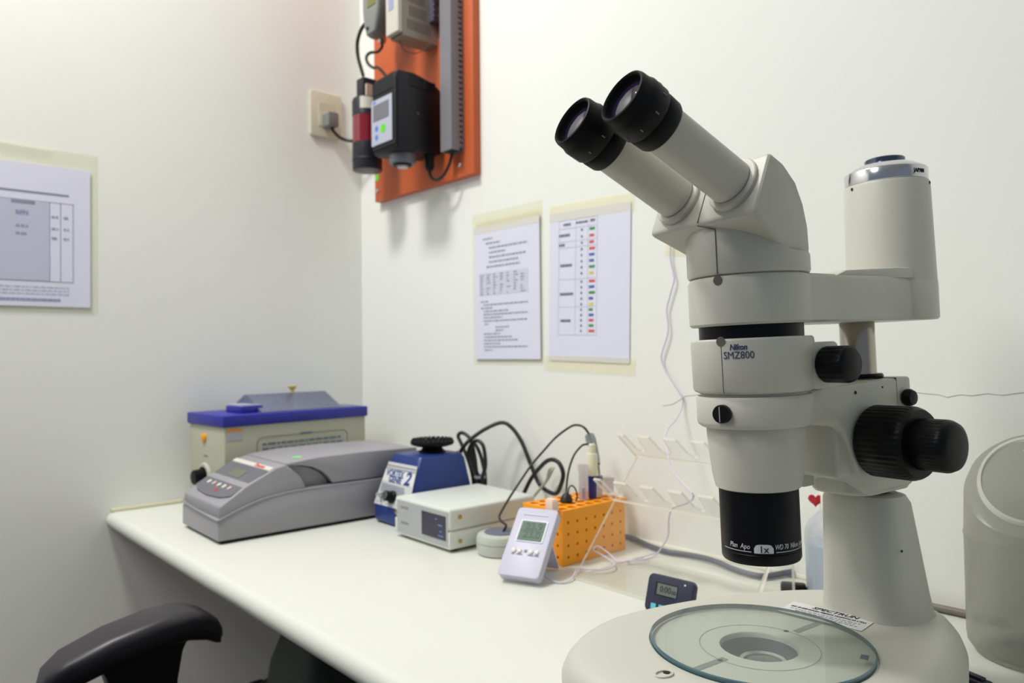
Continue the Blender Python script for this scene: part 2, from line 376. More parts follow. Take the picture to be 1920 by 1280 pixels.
# ---- optical body
NS = 64
ringm = MB(); ringm.lathe([(0.0470, 0.2790), (0.0500, 0.2815), (0.0507, 0.2840), (0.0507, 0.3040), (0.0495, 0.3065), (0.046, 0.3068)], NS)
ringm.o('carrier_ring', SCOPE, sc)
a = math.radians(-78); d = Vector((math.cos(a), math.sin(a), 0))
cs = MB().lathe([(0.0070, 0), (0.0080, 0.0015), (0.0080, 0.006), (0.0072, 0.0075), (0.001, 0.0078)], 28, axM(Vector((0, 0, 0.293))+d*0.0500, d)).o('clamp_screw', BLACKP, sc)
MB().box(-0.0005, 0.0005, -0.0065, 0.0065, 0, 0.0003, M=axM(Vector((0, 0, 0.293))+d*0.0578, d)).o('screw_slot', CHROME, cs)
b = MB(); b.lathe([(0.0475, 0.3085), (0.0515, 0.3105), (0.0528, 0.3125), (0.0535, 0.352), (0.0530, 0.3555), (0.0515, 0.357), (0.046, 0.3572)], NS)
zb = b.o('zoom_body', SCOPE, sc)
MB().lathe([(0.0465, 0.3062), (0.0465, 0.3090)], NS).o('body_gap', SCOPE, sc)
MB().lathe([(0.0455, 0.3565), (0.0455, 0.3690)], NS).o('black_spacer', BLACKM, sc)
aL = math.radians(-82)
aL = math.radians(-76); MB().tube([(math.cos(aL)*r_, math.sin(aL)*r_, z_) for r_, z_ in ((0.0517, 0.3106), (0.0528, 0.3126), (0.0535, 0.352), (0.0530, 0.3555))], 0.00035, 6, 1, False).o('seam_line', mat('seam_shade', (96, 96, 104), 0.7), zb)  # proud dark line, shade of the body joint painted into its colour
text('lettering', 'Nikon', 0.0068, INKBLUE, zb, Matrix.Identity(4), bold=0.00018, shear=0.2, ext=0.0004, cyl=(0.0535, math.radians(-60), 0.3496), width=0.0145)
text('lettering', 'SMZ800', 0.0088, INKBLUE, zb, Matrix.Identity(4), ext=0.0004, cyl=(0.0534, math.radians(-60), 0.3427), width=0.0255)
# zoom knob with its housing
MB().prism([(x, y) for x, y in rrect(0.019, 0.0205, 0.006, 4, 0.037, 0.3305)], 'x', 0.024, 0.049, 0.002, 2).o('zoom_housing', SCOPE, sc)
zk = [(0.0145, 0, 0), (0.0160, 0.0018, 1), (0.0160, 0.022, 1), (0.0152, 0.0245, 0), (0.0135, 0.0258, 0), (0.001, 0.0262, 0)]
knurl(0.016, zk, 18, 0.0009, axM((0.049, 0.037, 0.3310), (1, 0, 0)), 'zoom_knob', BLACKP)
knurl(0.016, zk, 18, 0.0009, axM((-0.048, 0.037, 0.3310), (-1, 0, 0)), 'zoom_knob', BLACKP)
# lower cone and objective
MB().lathe([(0.036, 0.2235), (0.0372, 0.2245), (0.0395, 0.236), (0.0418, 0.258), (0.0428, 0.272), (0.0430, 0.2805)], NS).o('lower_body', SCOPEL, sc)
ob = MB(); ob.lathe([(0.030, 0.1600), (0.0335, 0.1602), (0.0345, 0.1625), (0.0345, 0.1690), (0.0341, 0.1695), (0.0345, 0.1700), (0.0345, 0.2215), (0.0340, 0.2250)], NS)
obj_ = ob.o('objective', BLACKM, sc)
MB().lathe([(0.0295, 0.1603), (0.0295, 0.1620)], 40).o('objective_lens', mat('lens_dark', (30, 34, 52), 0.05, spec=1.0), obj_)
ac = math.radians(-45)
def band(a0, a1, z0, z1, r=0.03462, n=10, name='white_line', arch=False):
    q = MB(); P = []
    for i in range(n+1):
        aa = a0+(a1-a0)*i/n; top = z1
        if arch: u = 2*i/n-1; top = z0+(z1-z0)*(0.55+0.45*math.sqrt(max(0, 1-u**4)))
        P.append(((r*math.cos(aa), r*math.sin(aa), z0), (r*math.cos(aa), r*math.sin(aa), top)))
    for p, q_ in zip(P, P[1:]): q.quad(p[0], q_[0], q_[1], p[1])
    q.o(name, PRINTW, obj_)
band(ac-0.235, ac+0.235, 0.1715, 0.1792, name='badge', arch=True)
text('lettering', '1x', 0.0082, INK, obj_, Matrix.Identity(4), cyl=(0.0348, ac, 0.1748), bold=0.0001)
text('lettering', 'Plan  Apo', 0.0062, PRINTW, obj_, Matrix.Identity(4), cyl=(0.0346, ac-0.62, 0.1766), shear=0.15, width=0.0195)
text('lettering', 'WD 70  Nikon  Japan', 0.0062, PRINTW, obj_, Matrix.Identity(4), cyl=(0.0346, ac+0.80, 0.1766), shear=0.15, width=0.036)
band(ac-1.15, ac-0.30, 0.1721, 0.1727); band(ac+0.30, ac+1.45, 0.1721, 0.1727)
# ---- trinocular arm
YT = 0.217
def armpoly(z, off=0.0):
    pts = []
    for i in range(25): a = math.radians(38+ (322-38)*i/24); pts.append(((0.0535-off)*math.sin(a), (0.0535-off)*-math.cos(a)*-1 if False else (0.0535-off)*math.cos(a), z))
    return pts
arm = MB()
def hull(z, o1):
    P = []
    r1, r2, nk = 0.0535-o1, 0.0435-o1, 0.0405-o1
    for i in range(29):
        a = math.radians(125-250*i/28)          # front drum, opening towards the back
        P.append((-r1*math.sin(a)*1.0, -r1*math.cos(a), z))
    # at the end we are on +x or -x side; add neck then tail drum
    sx = 1 if P[-1][0] > 0 else -1
    P.append((sx*nk, 0.075, z)); P.append((sx*nk, 0.14, z))
    for i in range(21):
        a = math.radians(-70+140*0+ (250-0)*0)  # placeholder keeps angle table simple
        t_ = -35+250*i/20
        P.append((sx*r2*math.cos(math.radians(t_)), YT+r2*math.sin(math.radians(t_)), z))
    P.append((-sx*nk, 0.14, z)); P.append((-sx*nk, 0.075, z))
    return P
arm.loft([hull(0.3685, 0.0022), hull(0.3705, 0), hull(0.4075, 0), hull(0.4112, 0.0022)])
arm_o = arm.o('trinocular_arm', SCOPE, sc)
MB().loft([[(x, y, 0.4095) for x, y, z in hull(0, 0.004)][0:1]+[(x, y, 0.4095) for x, y, z in hull(0, 0.004)][1:], [(x, y+ (0.0 if y < 0.06 else 0), 0.4125) for x, y, z in hull(0, 0.006)]]).o('arm_top', SCOPE, sc)
MB().prism([(0.07, 0.41), (0.17, 0.41), (0.225, 0.41), (0.225, 0.4205), (0.17, 0.4205), (0.09, 0.4165)], 'x', -0.0375, 0.0375, 0.002).o('arm_rib', SCOPE, sc)
tb = MB(); tb.lathe([(0.0435, 0.371), (0.0432, 0.40), (0.0412, 0.5095), (0.0402, 0.512), (0.037, 0.5125)], NS, T((0, YT, 0)))
tb.o('camera_tube', SCOPE, sc)
cap = MB(); cap.lathe([(0.0390, 0.512), (0.0398, 0.5130), (0.0398, 0.5250), (0.0390, 0.5262), (0.030, 0.5315), (0.0215, 0.5350), (0.020, 0.5355)], NS, T((0, YT, 0)))
capo = cap.o('tube_cap', CHROME, sc)
MB().lathe([(0.0195, 0.5350), (0.0195, 0.5392), (0.0185, 0.5402), (0.001, 0.5402)], 40, T((0, YT, 0))).o('cap_insert', mat('blue_steel', (92, 100, 122), 0.2, 0.9), capo)
text('lettering', 'JAPAN', 0.0058, INK, capo, T((0, YT, 0)), cyl=(0.04, math.radians(-7), 0.5190), width=0.015, bold=0.0001)
for aa in (math.radians(-108), math.radians(17)):
    d = Vector((math.cos(aa), math.sin(aa), 0)); MB().lathe([(0.0016, 0), (0.0016, 0.0006)], 10, axM(Vector((0, YT, 0.508))+d*0.0412, d)).o('set_screw', GAP, sc)
# ---- binocular head
neck = MB()
def nr(r, f): return [(r*math.cos(2*math.pi*i/NS), r*math.sin(2*math.pi*i/NS), f(r*math.sin(2*math.pi*i/NS))) for i in range(NS)]
ntop = lambda y: max(0.430, 0.4595-0.5286*(y+0.06))
neck.loft([nr(0.050, lambda y: 0.4118), nr(0.0525, lambda y: 0.4128), nr(0.0535, lambda y: 0.4150), nr(0.0535, lambda y: ntop(y)-0.002), nr(0.0525, ntop)])
neck.o('head_neck', SCOPE, sc)
MB().lathe([(0.0495, 0.4095), (0.0495, 0.4130)], NS).o('neck_gap', SCOPE, sc)
HP = [(-0.060, 0.457, 0.063), (-0.038, 0.508, 0.063), (-0.018, 0.500, 0.061), (0.000, 0.487, 0.058), (0.014, 0.470, 0.054), (0.024, 0.452, 0.049), (0.029, 0.434, 0.045), (0.030, 0.416, 0.043), (0.01, 0.420, 0.045)]
t = bmesh.new(); A = [t.verts.new((h, y, z)) for y, z, h in HP]; Bv = [t.verts.new((-h, y, z)) for y, z, h in HP]
t.faces.new(A); t.faces.new(Bv[::-1])
for i in range(len(HP)): t.faces.new((A[i], Bv[i], Bv[(i+1) % len(HP)], A[(i+1) % len(HP)]))
bmesh.ops.recalc_face_normals(t, faces=t.faces)
eds = [e for e in t.edges if len(e.link_faces) == 2 and e.calc_face_angle(0) > 0.5]
bmesh.ops.bevel(t, geom=eds, offset=0.0045, segments=3, profile=0.5, affect='EDGES', clamp_overlap=True)
h = MB(); h._merge(t); head = h.o('binocular_head', SCOPE, sc, 30)
SEAM = mat('seam_shade', (96, 96, 104), 0.7)  # dark colour stands in for the shade in the head joints
# seam down the middle of the head: front face, underside, neck
n_ = Vector((0, -0.918, 0.396))
MB().box(-0.0004, 0.0004, -0.026, 0.026, 0, 0.0005, M=axM(Vector((0, -0.049, 0.4825)), n_, (0, 1, 0)) @ R(0, 'Z')).o('seam_line', SEAM, head)
MB().tube([(0, -0.0598, 0.4562), (0.013, -0.0523, 0.4515)], 0.0005, 6, 1, False).o('seam_line', SEAM, head)
MB().tube([(0.013, -0.0521, 0.4515), (0.013, -0.0521, 0.4130)], 0.0005, 6, 1, False).o('seam_line', SEAM, head)
for z in (0.4105, 0.3580):
    a = math.radians(-76); d = Vector((math.cos(a), math.sin(a), 0))
    MB().lathe([(0.0042, 0), (0.0042, 0.0005)], 20, axM(Vector((0, 0, z-0.003))+d*0.0533, d)).o('index_dot', mat('dot_grey', (92, 88, 82), 0.5), arm_o)
td = Vector((0, -math.cos(math.radians(27)), math.sin(math.radians(27))))
EYEG = mat('eyepiece_glass', (30, 22, 46), 0.05, spec=0.35)
for sx in (1, -1):
    p = Vector((0.0325*sx, -0.0465, 0.4845)); ME = axM(p, td); M0 = ME; EX = 0.008
    MB().lathe([(0.0245, -0.004), (0.0245, 0.0045), (0.0235, 0.0055), (0.0195, 0.0058)], 48, ME).o('tube_flange', SCOPE, sc)
    MB().lathe([(0.0185, 0.0055), (0.0185, 0.0065), (0.0195, 0.0068), (0.0195, 0.098)], 48, ME).o('eye_tube', SCOPE, sc)
    ME = ME @ T((0, 0, EX))
    e = MB(); e.lathe([(0.0190, 0.0800), (0.0215, 0.0810), (0.0225, 0.0830), (0.0230, 0.0930), (0.0218, 0.0950), (0.0230, 0.0965), (0.0242, 0.0985), (0.0245, 0.1120), (0.0236, 0.1145), (0.0231, 0.1165), (0.0227, 0.1225), (0.0218, 0.1250), (0.0207, 0.1256), (0.0196, 0.1246), (0.0190, 0.1225), (0.0186, 0.1190), (0.0150, 0.1150)], 56, ME)
    eo = e.o('eyepiece', BLACKR, sc, 40)
    MB().lathe([(0.0186, 0.1150), (0.0170, 0.1185), (0.0120, 0.1203), (0.0060, 0.1212), (0.0005, 0.1215)], 40, ME).o('eye_lens', EYEG, eo)
    for k in range(9):                                   # dioptre marks
        aa = 2*math.pi*k/9+0.3
        q = ME @ R(math.degrees(aa), 'Z') @ T((0.02445, 0, 0.104))
        MB().box(0, 0.00035, -0.0005, 0.0005, -0.0014 if k % 2 else -0.0022, 0.0014, M=q).o('scale_mark', mat('mark_white', (120, 120, 128), 0.6), eo)
# the upper half of the stand leans a little: it hangs from the post clamp
KT = T((0, 0.08, 0.26)) @ Matrix.Rotation(math.radians(2.0), 4, Vector((0.86, -0.51, 0))) @ T((0, -0.08, -0.26))
sk = MB().tube([(0.0325+0.0185, -0.080, 0.4985), (0.0325+0.0188, -0.083, 0.5035)], 0.0003, 5, 1, False).o('scuff', INKGREY, sc)

LOW = ('base', 'rubber', 'lamp_well', 'lens_ring', 'condenser', 'etched', 'stage_plate', 'service', 'column')
for ch in sc.children:
    if not ch.name.startswith(LOW): ch.matrix_basis = KT @ ch.matrix_basis

# ================================================================== glass jar and bottle
JARP = sheet('milky_plastic', (222, 223, 216), 0.04, 0.25, 0.25, 0.62, (202, 203, 196))
jc = Vector((1.590, -0.088, ZB))
jar = thing('plastic_canister', 'tall translucent plastic canister with a slanted top and round lid panel beside the microscope', 'canister', jc)
JR = 0.066; vdir = Vector((CP.x-jc.x, CP.y-jc.y, 0)).normalized()       # the slanted face looks out into the room
vdir = Vector((0.12, -0.99, 0)).normalized()
def jr(r, z, slope=0.0, n=48): return [(r*math.cos(2*math.pi*i/n), r*math.sin(2*math.pi*i/n), z-slope*(r*math.cos(2*math.pi*i/n)*vdir.x+r*math.sin(2*math.pi*i/n)*vdir.y)) for i in range(n)]
k = 0.80; zt = 0.196
MB().loft([jr(0.045, 0.0), jr(0.058, 0.002), jr(JR-0.001, 0.012), jr(JR, 0.02), jr(JR+.001, 0.128), jr(JR+0.002, 0.132), jr(JR+0.001, 0.136), jr(JR, zt-0.010, k*0.8), jr(JR-0.003, zt-0.003, k*0.92), jr(JR-0.009, zt, k)], True, True).o('body', JARP, jar)
MB().loft([jr(0.053, zt-0.0005, k), jr(0.052, zt+0.0025, k), jr(0.049, zt+0.0025, k), jr(0.048, zt-0.0005, k)], False, False).o('lid_ring', mat('milky_ring', (206, 206, 196), 0.3), jar)
ext_ = MB(); q = Vector((vdir.y, -vdir.x, 0))
def onlid(u, v): p = vdir*u+q*v; return Vector((p.x, p.y, zt+0.0012-k*u))
ext_.tube([onlid(-0.034, 0.012), onlid(-0.030, -0.008), onlid(-0.014, -0.006), onlid(-0.010, 0.002)], 0.0012, 6, 1, False); ext_.o('moulded_mark', mat('milky_ring', (206, 206, 196)), jar)
# wash bottle with a heart sticker
bc_ = Vector((1.349, -0.052, ZB))
bt = thing('wash_bottle', 'translucent white plastic bottle half full of blue liquid behind the microscope column', 'bottle', bc_)
MB().lathe([(0.030, 0.0), (0.036, 0.003), (0.0375, 0.008), (0.0395, 0.086), (0.0390, 0.094), (0.034, 0.104), (0.022, 0.117), (0.0165, 0.121), (0.0160, 0.128)], 40).o('body', sheet('bottle_plastic', (246, 247, 250), 0.04, 0.25, 0.2, 0.45, (232, 233, 236)), bt)
MB().lathe([(0.034, 0.004), (0.0365, 0.008), (0.0382, 0.076), (0.0005, 0.076)], 40).o('liquid', mat('blue_liquid', (196, 210, 230), 0.25), bt)
MB().lathe([(0.0185, 0.121), (0.0188, 0.146), (0.0175, 0.150), (0.006, 0.152), (0.005, 0.160), (0.002, 0.162)], 32).o('cap', mat('cap_white', (232, 230, 218), 0.4), bt)
hp = []
for i in range(40):
    t_ = 2*math.pi*i/40; hp.append((16*math.sin(t_)**3*0.00060, (13*math.cos(t_)-5*math.cos(2*t_)-2*math.cos(3*t_)-math.cos(4*t_))*0.00060))
hpos = ony(1529, 937, -0.066)-bc_
face = Vector((CP.x-bc_.x, CP.y-bc_.y, 0.0)).normalized()
MB().prism(hp, 'z', -0.002, 0.002, 0.0006, M=faceM(hpos, face.cross(Vector((0, 0, 1)))*-1, (0.12, 0.0, 1))).o('heart_charm', mat('heart_red', (190, 24, 40), 0.25, coat=0.6), bt)
MB().tube([hpos+Vector((0, 0.002, -0.006)), (0.004, 0, 0.155)], 0.0011, 6, 1, False).o('charm_stem', mat('cap_white', (232, 230, 218)), bt)

# ================================================================== acrylic pipette stand
CLEAR = sheet('acrylic', (254, 254, 253), 0.012, 0.4, 0.02, 0.02, (250, 246, 240))
CEDGE = sheet('acrylic_edge', (255, 252, 244), 0.05, 0.4, 0.1, 0.75, (250, 246, 236))
pst = thing('pipette_stand', 'empty clear acrylic pipette stand with two rows of slanted hooks', 'pipette stand', (1.19, -0.15, ZB))
Lp = Vector((1.19, -0.15, ZB))
X0, X1, YF = 1.04-1.19, 1.325-1.19, -0.252+0.15
def sheetbox(pts, axis, a, b, name, M=None):
    q = MB(); q.prism(pts, axis, a, b)
    q.bm.faces.ensure_lookup_table()
    fs = sorted(q.bm.faces, key=lambda f: -f.calc_area())
    for f in fs[2:]: f.material_index = 1
    return q.o(name, [CLEAR, CEDGE], pst, 0, M)
sheetbox([(X0, YF), (X1, YF), (X1, 0.055), (X0, 0.055)], 'z', 0.0006, 0.0042, 'base_sheet')
up = Vector((0, 0.151, 0.165)).normalized(); nrm = Vector((0, -up.z, up.y)); SL = 0.226
Mp = Matrix((Vector((1, 0, 0)), up, Vector((1, 0, 0)).cross(up))).transposed().to_4x4(); Mp.translation = Vector((0, YF+0.006, 0.0045))
sheetbox([(X0, 0), (X1, 0), (X1, SL), (X0, SL)], 'z', -0.002, 0.002, 'inclined_panel', Mp)
for xx in (X1-0.010,):
    sheetbox([(YF+0.05, 0.0045), (0.05, 0.0045), (0.044, 0.145)], 'x', xx-0.004, xx, 'side_brace')
def comb(dist, length, name):
    pts = [(X0-0.0, 0)]; n = 5; wd = 0.045; x = X0-0.006
    top = []
    for i in range(n):
        fw = 0.024 if i else 0.014
        top += [(x, length), (x+fw, length), (x+fw+0.004, length*0.42), (x+fw+0.012, length*0.28), (x+fw+0.022, length*0.32)]
        x += fw+0.0265
    top += [(x, length), (x+0.02, length)]
    xe = x+0.02
    pts = [(X0-0.002, 0.0), (X0-0.006, length)]+top[1:]+[(xe, 0.0)]
    M = Matrix((Vector((1, 0, 0)), -nrm*-1, Vector((1, 0, 0)).cross(nrm))).transposed().to_4x4()
    M.translation = Vector((0, YF+0.006, 0.0045))+up*dist+nrm*0.002
    sheetbox(pts, 'z', -0.002, 0.002, name, M)
comb(SL-0.003, 0.058, 'hook_comb'); comb(0.136, 0.056, 'hook_comb')
lg = text('lettering', 'Ciencor', 0.012, INKGREY, pst, T((0.145, YF+0.045, 0.0046)) @ R(0, 'Z'), shear=0.35, width=0.028)

# ================================================================== timer
Pt = Vector((1.199, -0.285, ZB))
tm = thing('digital_timer', 'small dark navy digital timer with an LCD propped behind the microscope base', 'timer', Pt, math.radians(4))
Mt = R(-18, 'X')
NAVY = mat('timer_navy', (40, 42, 66), 0.4)
MB().prism(rrect(0.034, 0.0245, 0.008, 6, 0.034, 0.026), 'y', 0.0, 0.011, 0.0018, 3, M=Mt).o('case', NAVY, tm)
MB().box(0.012, 0.046, -0.0006, 0.001, 0.024, 0.041, 0.0003, 1, M=Mt).o('screen_frame', mat('timer_dark', (24, 24, 34), 0.4), tm)
tsc = MB().box(0.016, 0.0455, -0.0010, 0.0, 0.0255, 0.0395, M=Mt).o('screen', mat('timer_lcd', (104, 112, 108), 0.25), tm)
text('lettering', '0:00', 0.011, INK, tsc, Mt @ faceM((0.0285, -0.0012, 0.0325), (1, 0, 0), (0, 0, 1)), width=0.016)
text('lettering', '00', 0.007, INK, tsc, Mt @ faceM((0.0410, -0.0012, 0.0310), (1, 0, 0), (0, 0, 1)), width=0.0065)
for i, xx in enumerate((0.010, 0.022)):
    bq = MB().box(xx, xx+0.008, -0.0012, 0.0, 0.006, 0.013, 0.0004, 1, M=Mt).o('button', mat('timer_cyan', (96, 190, 205), 0.4), tm)
MB().lathe([(0.0012, 0), (0.0012, 0.001)], 10, Mt @ axM((0.056, -0.0002, 0.044), (0, -1, 0))).o('indicator', WHITEP, tm)
MB().box(0.015, 0.053, 0.0, 0.002, 0.0005, 0.034, M=T((0, 0.034, 0)) @ R(14, 'X')).o('stand', NAVY, tm)

# ================================================================== indoor thermometer
Z_TH = 0.0; th = thing('digital_thermometer', 'silver digital thermometer with an LCD leaning on its kickstand before the orange rack', 'thermometer', (0.974, -0.349, ZB), math.radians(22))
SILV = mat('silver_lilac', (196, 194, 212), 0.4, spec=0.4)
W_, H_ = 0.068, 0.117
Mth = R(-44, 'X')
body = MB()
body.prism(rrect(W_/2, H_/2, 0.006, 5, W_/2, H_/2+0.002), 'y', 0.0, 0.016, 0.0025, 3, M=T((0, 0, 0.0122)) @ Mth)
case = body.o('case', SILV, th)
Mf = T((0, 0, 0.0122)) @ Mth
MB().prism(rrect(0.0225, 0.0185, 0.001, 2, W_/2+0.001, H_*0.665), 'y', -0.0012, 0.0, M=Mf).o('screen_bezel', mat('bezel_lilac', (190, 190, 206), 0.3), th)
MB().prism(rrect(0.0205, 0.0170, 0.0006, 2, W_/2+0.001, H_*0.665), 'y', -0.0016, 0.0, M=Mf).o('screen_frame', mat('screen_frame', (58, 78, 74), 0.4), th)
scn = MB().prism(rrect(0.0193, 0.0158, 0.0004, 2, W_/2+0.0018, H_*0.664), 'y', -0.0019, 0.0, M=Mf).o('screen', LCD, th)
for zz, st in ((H_*0.728, '23.9'), (H_*0.605, '23.0')):
    text('lettering', st, 0.0165, mat('lcd_ink', (52, 70, 66), 0.5), scn, Mf @ faceM((W_/2+0.003, -0.0022, zz), (1, 0, 0), (0, 0, 1)), width=0.028, bold=0.0001)
MB().box(W_/2-0.0175, W_/2+0.021, -0.0022, -0.0019, H_*0.664-0.0003, H_*0.664+0.0003, M=Mf).o('screen_line', MATS['lcd_ink'], scn)
MB().prism([(0.012, H_*0.905), (0.054, H_*0.905), (0.046, H_*0.92), (0.033, H_*0.926), (0.020, H_*0.92)], 'y', -0.0010, 0.0, M=Mf).o('brow_groove', SILV, th)
for xx in (0.0155, 0.0250, 0.0440, 0.0535):
    MB().lathe([(0.0040, 0), (0.0040, 0.0018), (0.0030, 0.0026), (0.0005, 0.0028)], 18, Mf @ axM((xx, 0, H_*0.372), (0, -1, 0))).o('button', mat('button_pearl', (226, 220, 222), 0.35), th)
pr_ = MB()
for xx, ww in ((0.0130, 0.005), (0.0215, 0.010), (0.0400, 0.010), (0.0515, 0.007)):
    pr_.box(xx, xx+ww, -0.0004, 0, H_*0.315, H_*0.332, M=Mf)
pr_.box(0.0325, 0.0375, -0.0004, 0, H_*0.355, H_*0.395, M=Mf)
pr_.o('button_print', INKGREY, th, 0)
MB().box(0.008, W_-0.008, -0.0015, 0.0015, 0, 0.060, 0.0006, 1, M=T((0, 0.1010, 0.0022)) @ R(32, 'X')).o('kickstand', SILV, th)
# probe lead of the thermometer: loops over the bench round the acrylic stand
def onb(px, py, z=0.0025): return onz(px, py, ZB+z)
CORDW = mat('cord_lilac', (214, 206, 226), 0.5)
def inv(o, pts): 
    Mi = (T(o.location) @ Matrix.Rotation(o.rotation_euler.z, 4, 'Z')).inverted(); return [Mi @ Vector(p) for p in pts]
lead = [onb(1010, 1068, 0.010), onb(1025, 1082, 0.006), onb(1045, 1091), onb(1065, 1090), onb(1076, 1078, 0.006), onb(1083, 1066, 0.007), onb(1110, 1067, 0.007), onb(1140, 1066, 0.007), onb(1152, 1058, 0.007), onb(1142, 1048, 0.007), onb(1125, 1038, 0.012), onb(1113, 1030, 0.020), onb(1122, 1024, 0.024), onb(1145, 1040, 0.012), onb(1160, 1053, 0.007), onb(1190, 1048, 0.007), onb(1230, 1036, 0.007)]
MB().tube(inv(th, lead), 0.0013, 7, 5).o('probe_lead', CORDW, th)

# hanging white cable on the wall and over the acrylic stand
cw = MB()
wp = [(1259, 445), (1257, 465), (1257, 485), (1262, 510), (1264, 525), (1256, 555), (1250, 580), (1253, 610), (1251, 630), (1243, 655), (1240, 672), (1248, 695), (1265, 722), (1279, 745), (1279, 762), (1268, 785), (1253, 803), (1246, 818)]
pts = [ony(x, y, -0.006) for x, y in wp[:-3]]+[ony(1268, 785, -0.03), ony(1253, 803, -0.07), ony(1247, 822, -0.10), ony(1252, 848, -0.118), ony(1259, 880, -0.13), ony(1280, 905, -0.14), ony(1300, 928, -0.15)]
pts += [ony(1290, 942, -0.12), ony(1262, 952, -0.10), ony(1254, 972, -0.095), ony(1253, 1002, -0.09), ony(1243, 1022, -0.09), onb(1225, 1043, 0.007), onb(1195, 1050, 0.007), onb(1178, 1050, 0.007), onb(1172, 1045, 0.007)]
cw.tube(pts, 0.0014, 7, 5)
tag(cw.o('sensor_cable', CORDW), 'thin lilac white cable hanging down the wall into the acrylic stand', 'cable')
hk = thing('wall_hook', 'small yellowed clear tape and hook holding the thin cable on the wall', 'hook', (1.06, -0.001, 1.28))
MB().prism([(-0.03, -0.02), (0.02, -0.025), (0.032, 0.03), (-0.02, 0.035)], 'y', -0.0006, 0.0).o('tape', TAPE, hk, 0)
MB().tube([(0.012, -0.002, 0.012), (0.013, -0.006, -0.004), (0.014, -0.008, -0.014), (0.013, -0.012, -0.010)], 0.0022, 8, 4).o('hook', mat('hook_tan', (196, 180, 130), 0.5), hk)

# grey mains lead along the foot of the wall
GC = mat('cable_slate', (74, 76, 96), 0.5)
pts = [onb(x, y, z) for x, y, z in [(1110, 985, .006), (1178, 1006, .006), (1215, 1022, .006), (1250, 1034, .006), (1290, 1040, .006), (1335, 1050, .008), (1385, 1070, .006), (1430, 1080, .006), (1470, 1074, .006), (1520, 1058, .010)]]
pts = [Vector((p.x, min(p.y, -0.010), p.z)) for p in pts]
tag(MB().tube(pts, 0.0046, 10, 5).o('mains_lead', GC), 'slate grey mains lead lying along the wall behind the acrylic stand', 'cable')
pts = [Vector((1.41, -0.012, ZB+0.0055)), Vector((1.44, -0.012, ZB+0.0055)), Vector((1.50, -0.010, ZB+0.0055)), Vector((1.54, -0.010, ZB+0.0055))]
tag(MB().tube(pts, 0.005, 10, 4).o('mains_lead', mat('cable_taupe', (120, 112, 104), 0.5)), 'taupe cable lying at the foot of the wall between the column and the canister', 'cable')
pc = onb(1492, 1104, 0.008)
pg = thing('black_plug', 'small black plug lying beside the blue liquid bottle', 'plug', (pc.x, pc.y, ZB), math.radians(30))
MB().box(-0.020, 0.014, -0.010, 0.010, 0.0005, 0.016, 0.004, 3).o('body', BLACKP, pg)
MB().tube([(0.012, 0, 0.008), (0.024, 0, 0.006), (0.05, 0.005, 0.0045)], 0.004, 8, 4).o('lead', BLACKP, pg)
pc = onb(1824, 1275, 0.006)
cl = thing('dark_clip', 'small dark navy clip lying between the microscope base and the canister', 'clip', (pc.x, pc.y, ZB), math.radians(-20))
MB().box(-0.018, 0.018, -0.008, 0.008, 0.0003, 0.010, 0.003, 3).o('body', mat('clip_navy', (34, 32, 56), 0.4), cl)
MB().box(-0.012, 0.012, -0.0035, 0.0035, 0.0095, 0.013, 0.001, 2).o('tab', mat('clip_navy', (34, 32, 56), 0.4), cl)

# ================================================================== orange tube rack
rk = thing('tube_rack', 'bright orange plastic tube rack with rows of small drain holes', 'tube rack', (0.94, -0.140, ZB))
OR = mat('rack_orange', (255, 164, 14), 0.42)
hx, hy, hz = 0.045, 0.077, 0.088
def perforated(m, us, vs, r, F, n=12):
    """flat panel cut at the lines us, vs; a round hole of radius r in every cell that has a centre; F maps (u, v) to a point"""
    for (u0, u1, uc) in us:
        for (v0, v1, vc_) in vs:
            if uc is None or vc_ is None: m.quad(F(u0, v0), F(u1, v0), F(u1, v1), F(u0, v1)); continue
            t = bmesh.new(); rim = []; out = []
            for k_ in range(n):
                a = 2*math.pi*(k_+0.5)/n; c_, s_ = math.cos(a), math.sin(a)
                rim.append(t.verts.new(F(uc+r*c_, vc_+r*s_)))
                q = min(((u1 if c_ > 0 else u0)-uc)/c_ if abs(c_) > 1e-6 else 9, ((v1 if s_ > 0 else v0)-vc_)/s_ if abs(s_) > 1e-6 else 9)
                out.append((uc+q*c_, vc_+q*s_))
            ov = [t.verts.new(F(*p)) for p in out]
            cs_ = {c: t.verts.new(F(*c)) for c in ((u0, v0), (u1, v0), (u1, v1), (u0, v1))}
            for k_ in range(n):
                l_ = (k_+1) % n; (ax, ay), (bx2, by2) = out[k_], out[l_]
                mid = None
                if abs(ax-bx2) > 1e-7 and abs(ay-by2) > 1e-7:
                    mid = cs_[min(cs_, key=lambda c: (c[0]-(ax+bx2)/2)**2+(c[1]-(ay+by2)/2)**2)]
                t.faces.new([rim[k_], ov[k_]]+([mid] if mid else [])+[ov[l_], rim[l_]])
            bmesh.ops.delete(t, geom=[v for v in t.verts if not v.link_faces], context='VERTS')
            m._merge(t)
def cells(a, b, cs):
    """split a..b into a hole cell round every centre in cs"""
    p = cs[1]-cs[0]; res = []
    if cs[0]-p/2 > a+1e-6: res.append((a, cs[0]-p/2, None))
    for c in cs: res.append((max(a, c-p/2), min(b, c+p/2), c))
    if cs[-1]+p/2 < b-1e-6: res.append((cs[-1]+p/2, b, None))
    return res
RY = [-hy+0.0125+i*0.0215 for i in range(7)]; RZ = [0.013+j*0.0185 for j in range(4)]; RX = [-hx+0.012+i*0.022 for i in range(4)]; RYT = [-hy+0.0125+i*0.0215 for i in range(7)]
zt_ = hz+0.001
rb = MB()
perforated(rb, cells(-hy, hy, RY), cells(0.0005, zt_, RZ), 0.0026, lambda u, v: Vector((hx, u, v)))
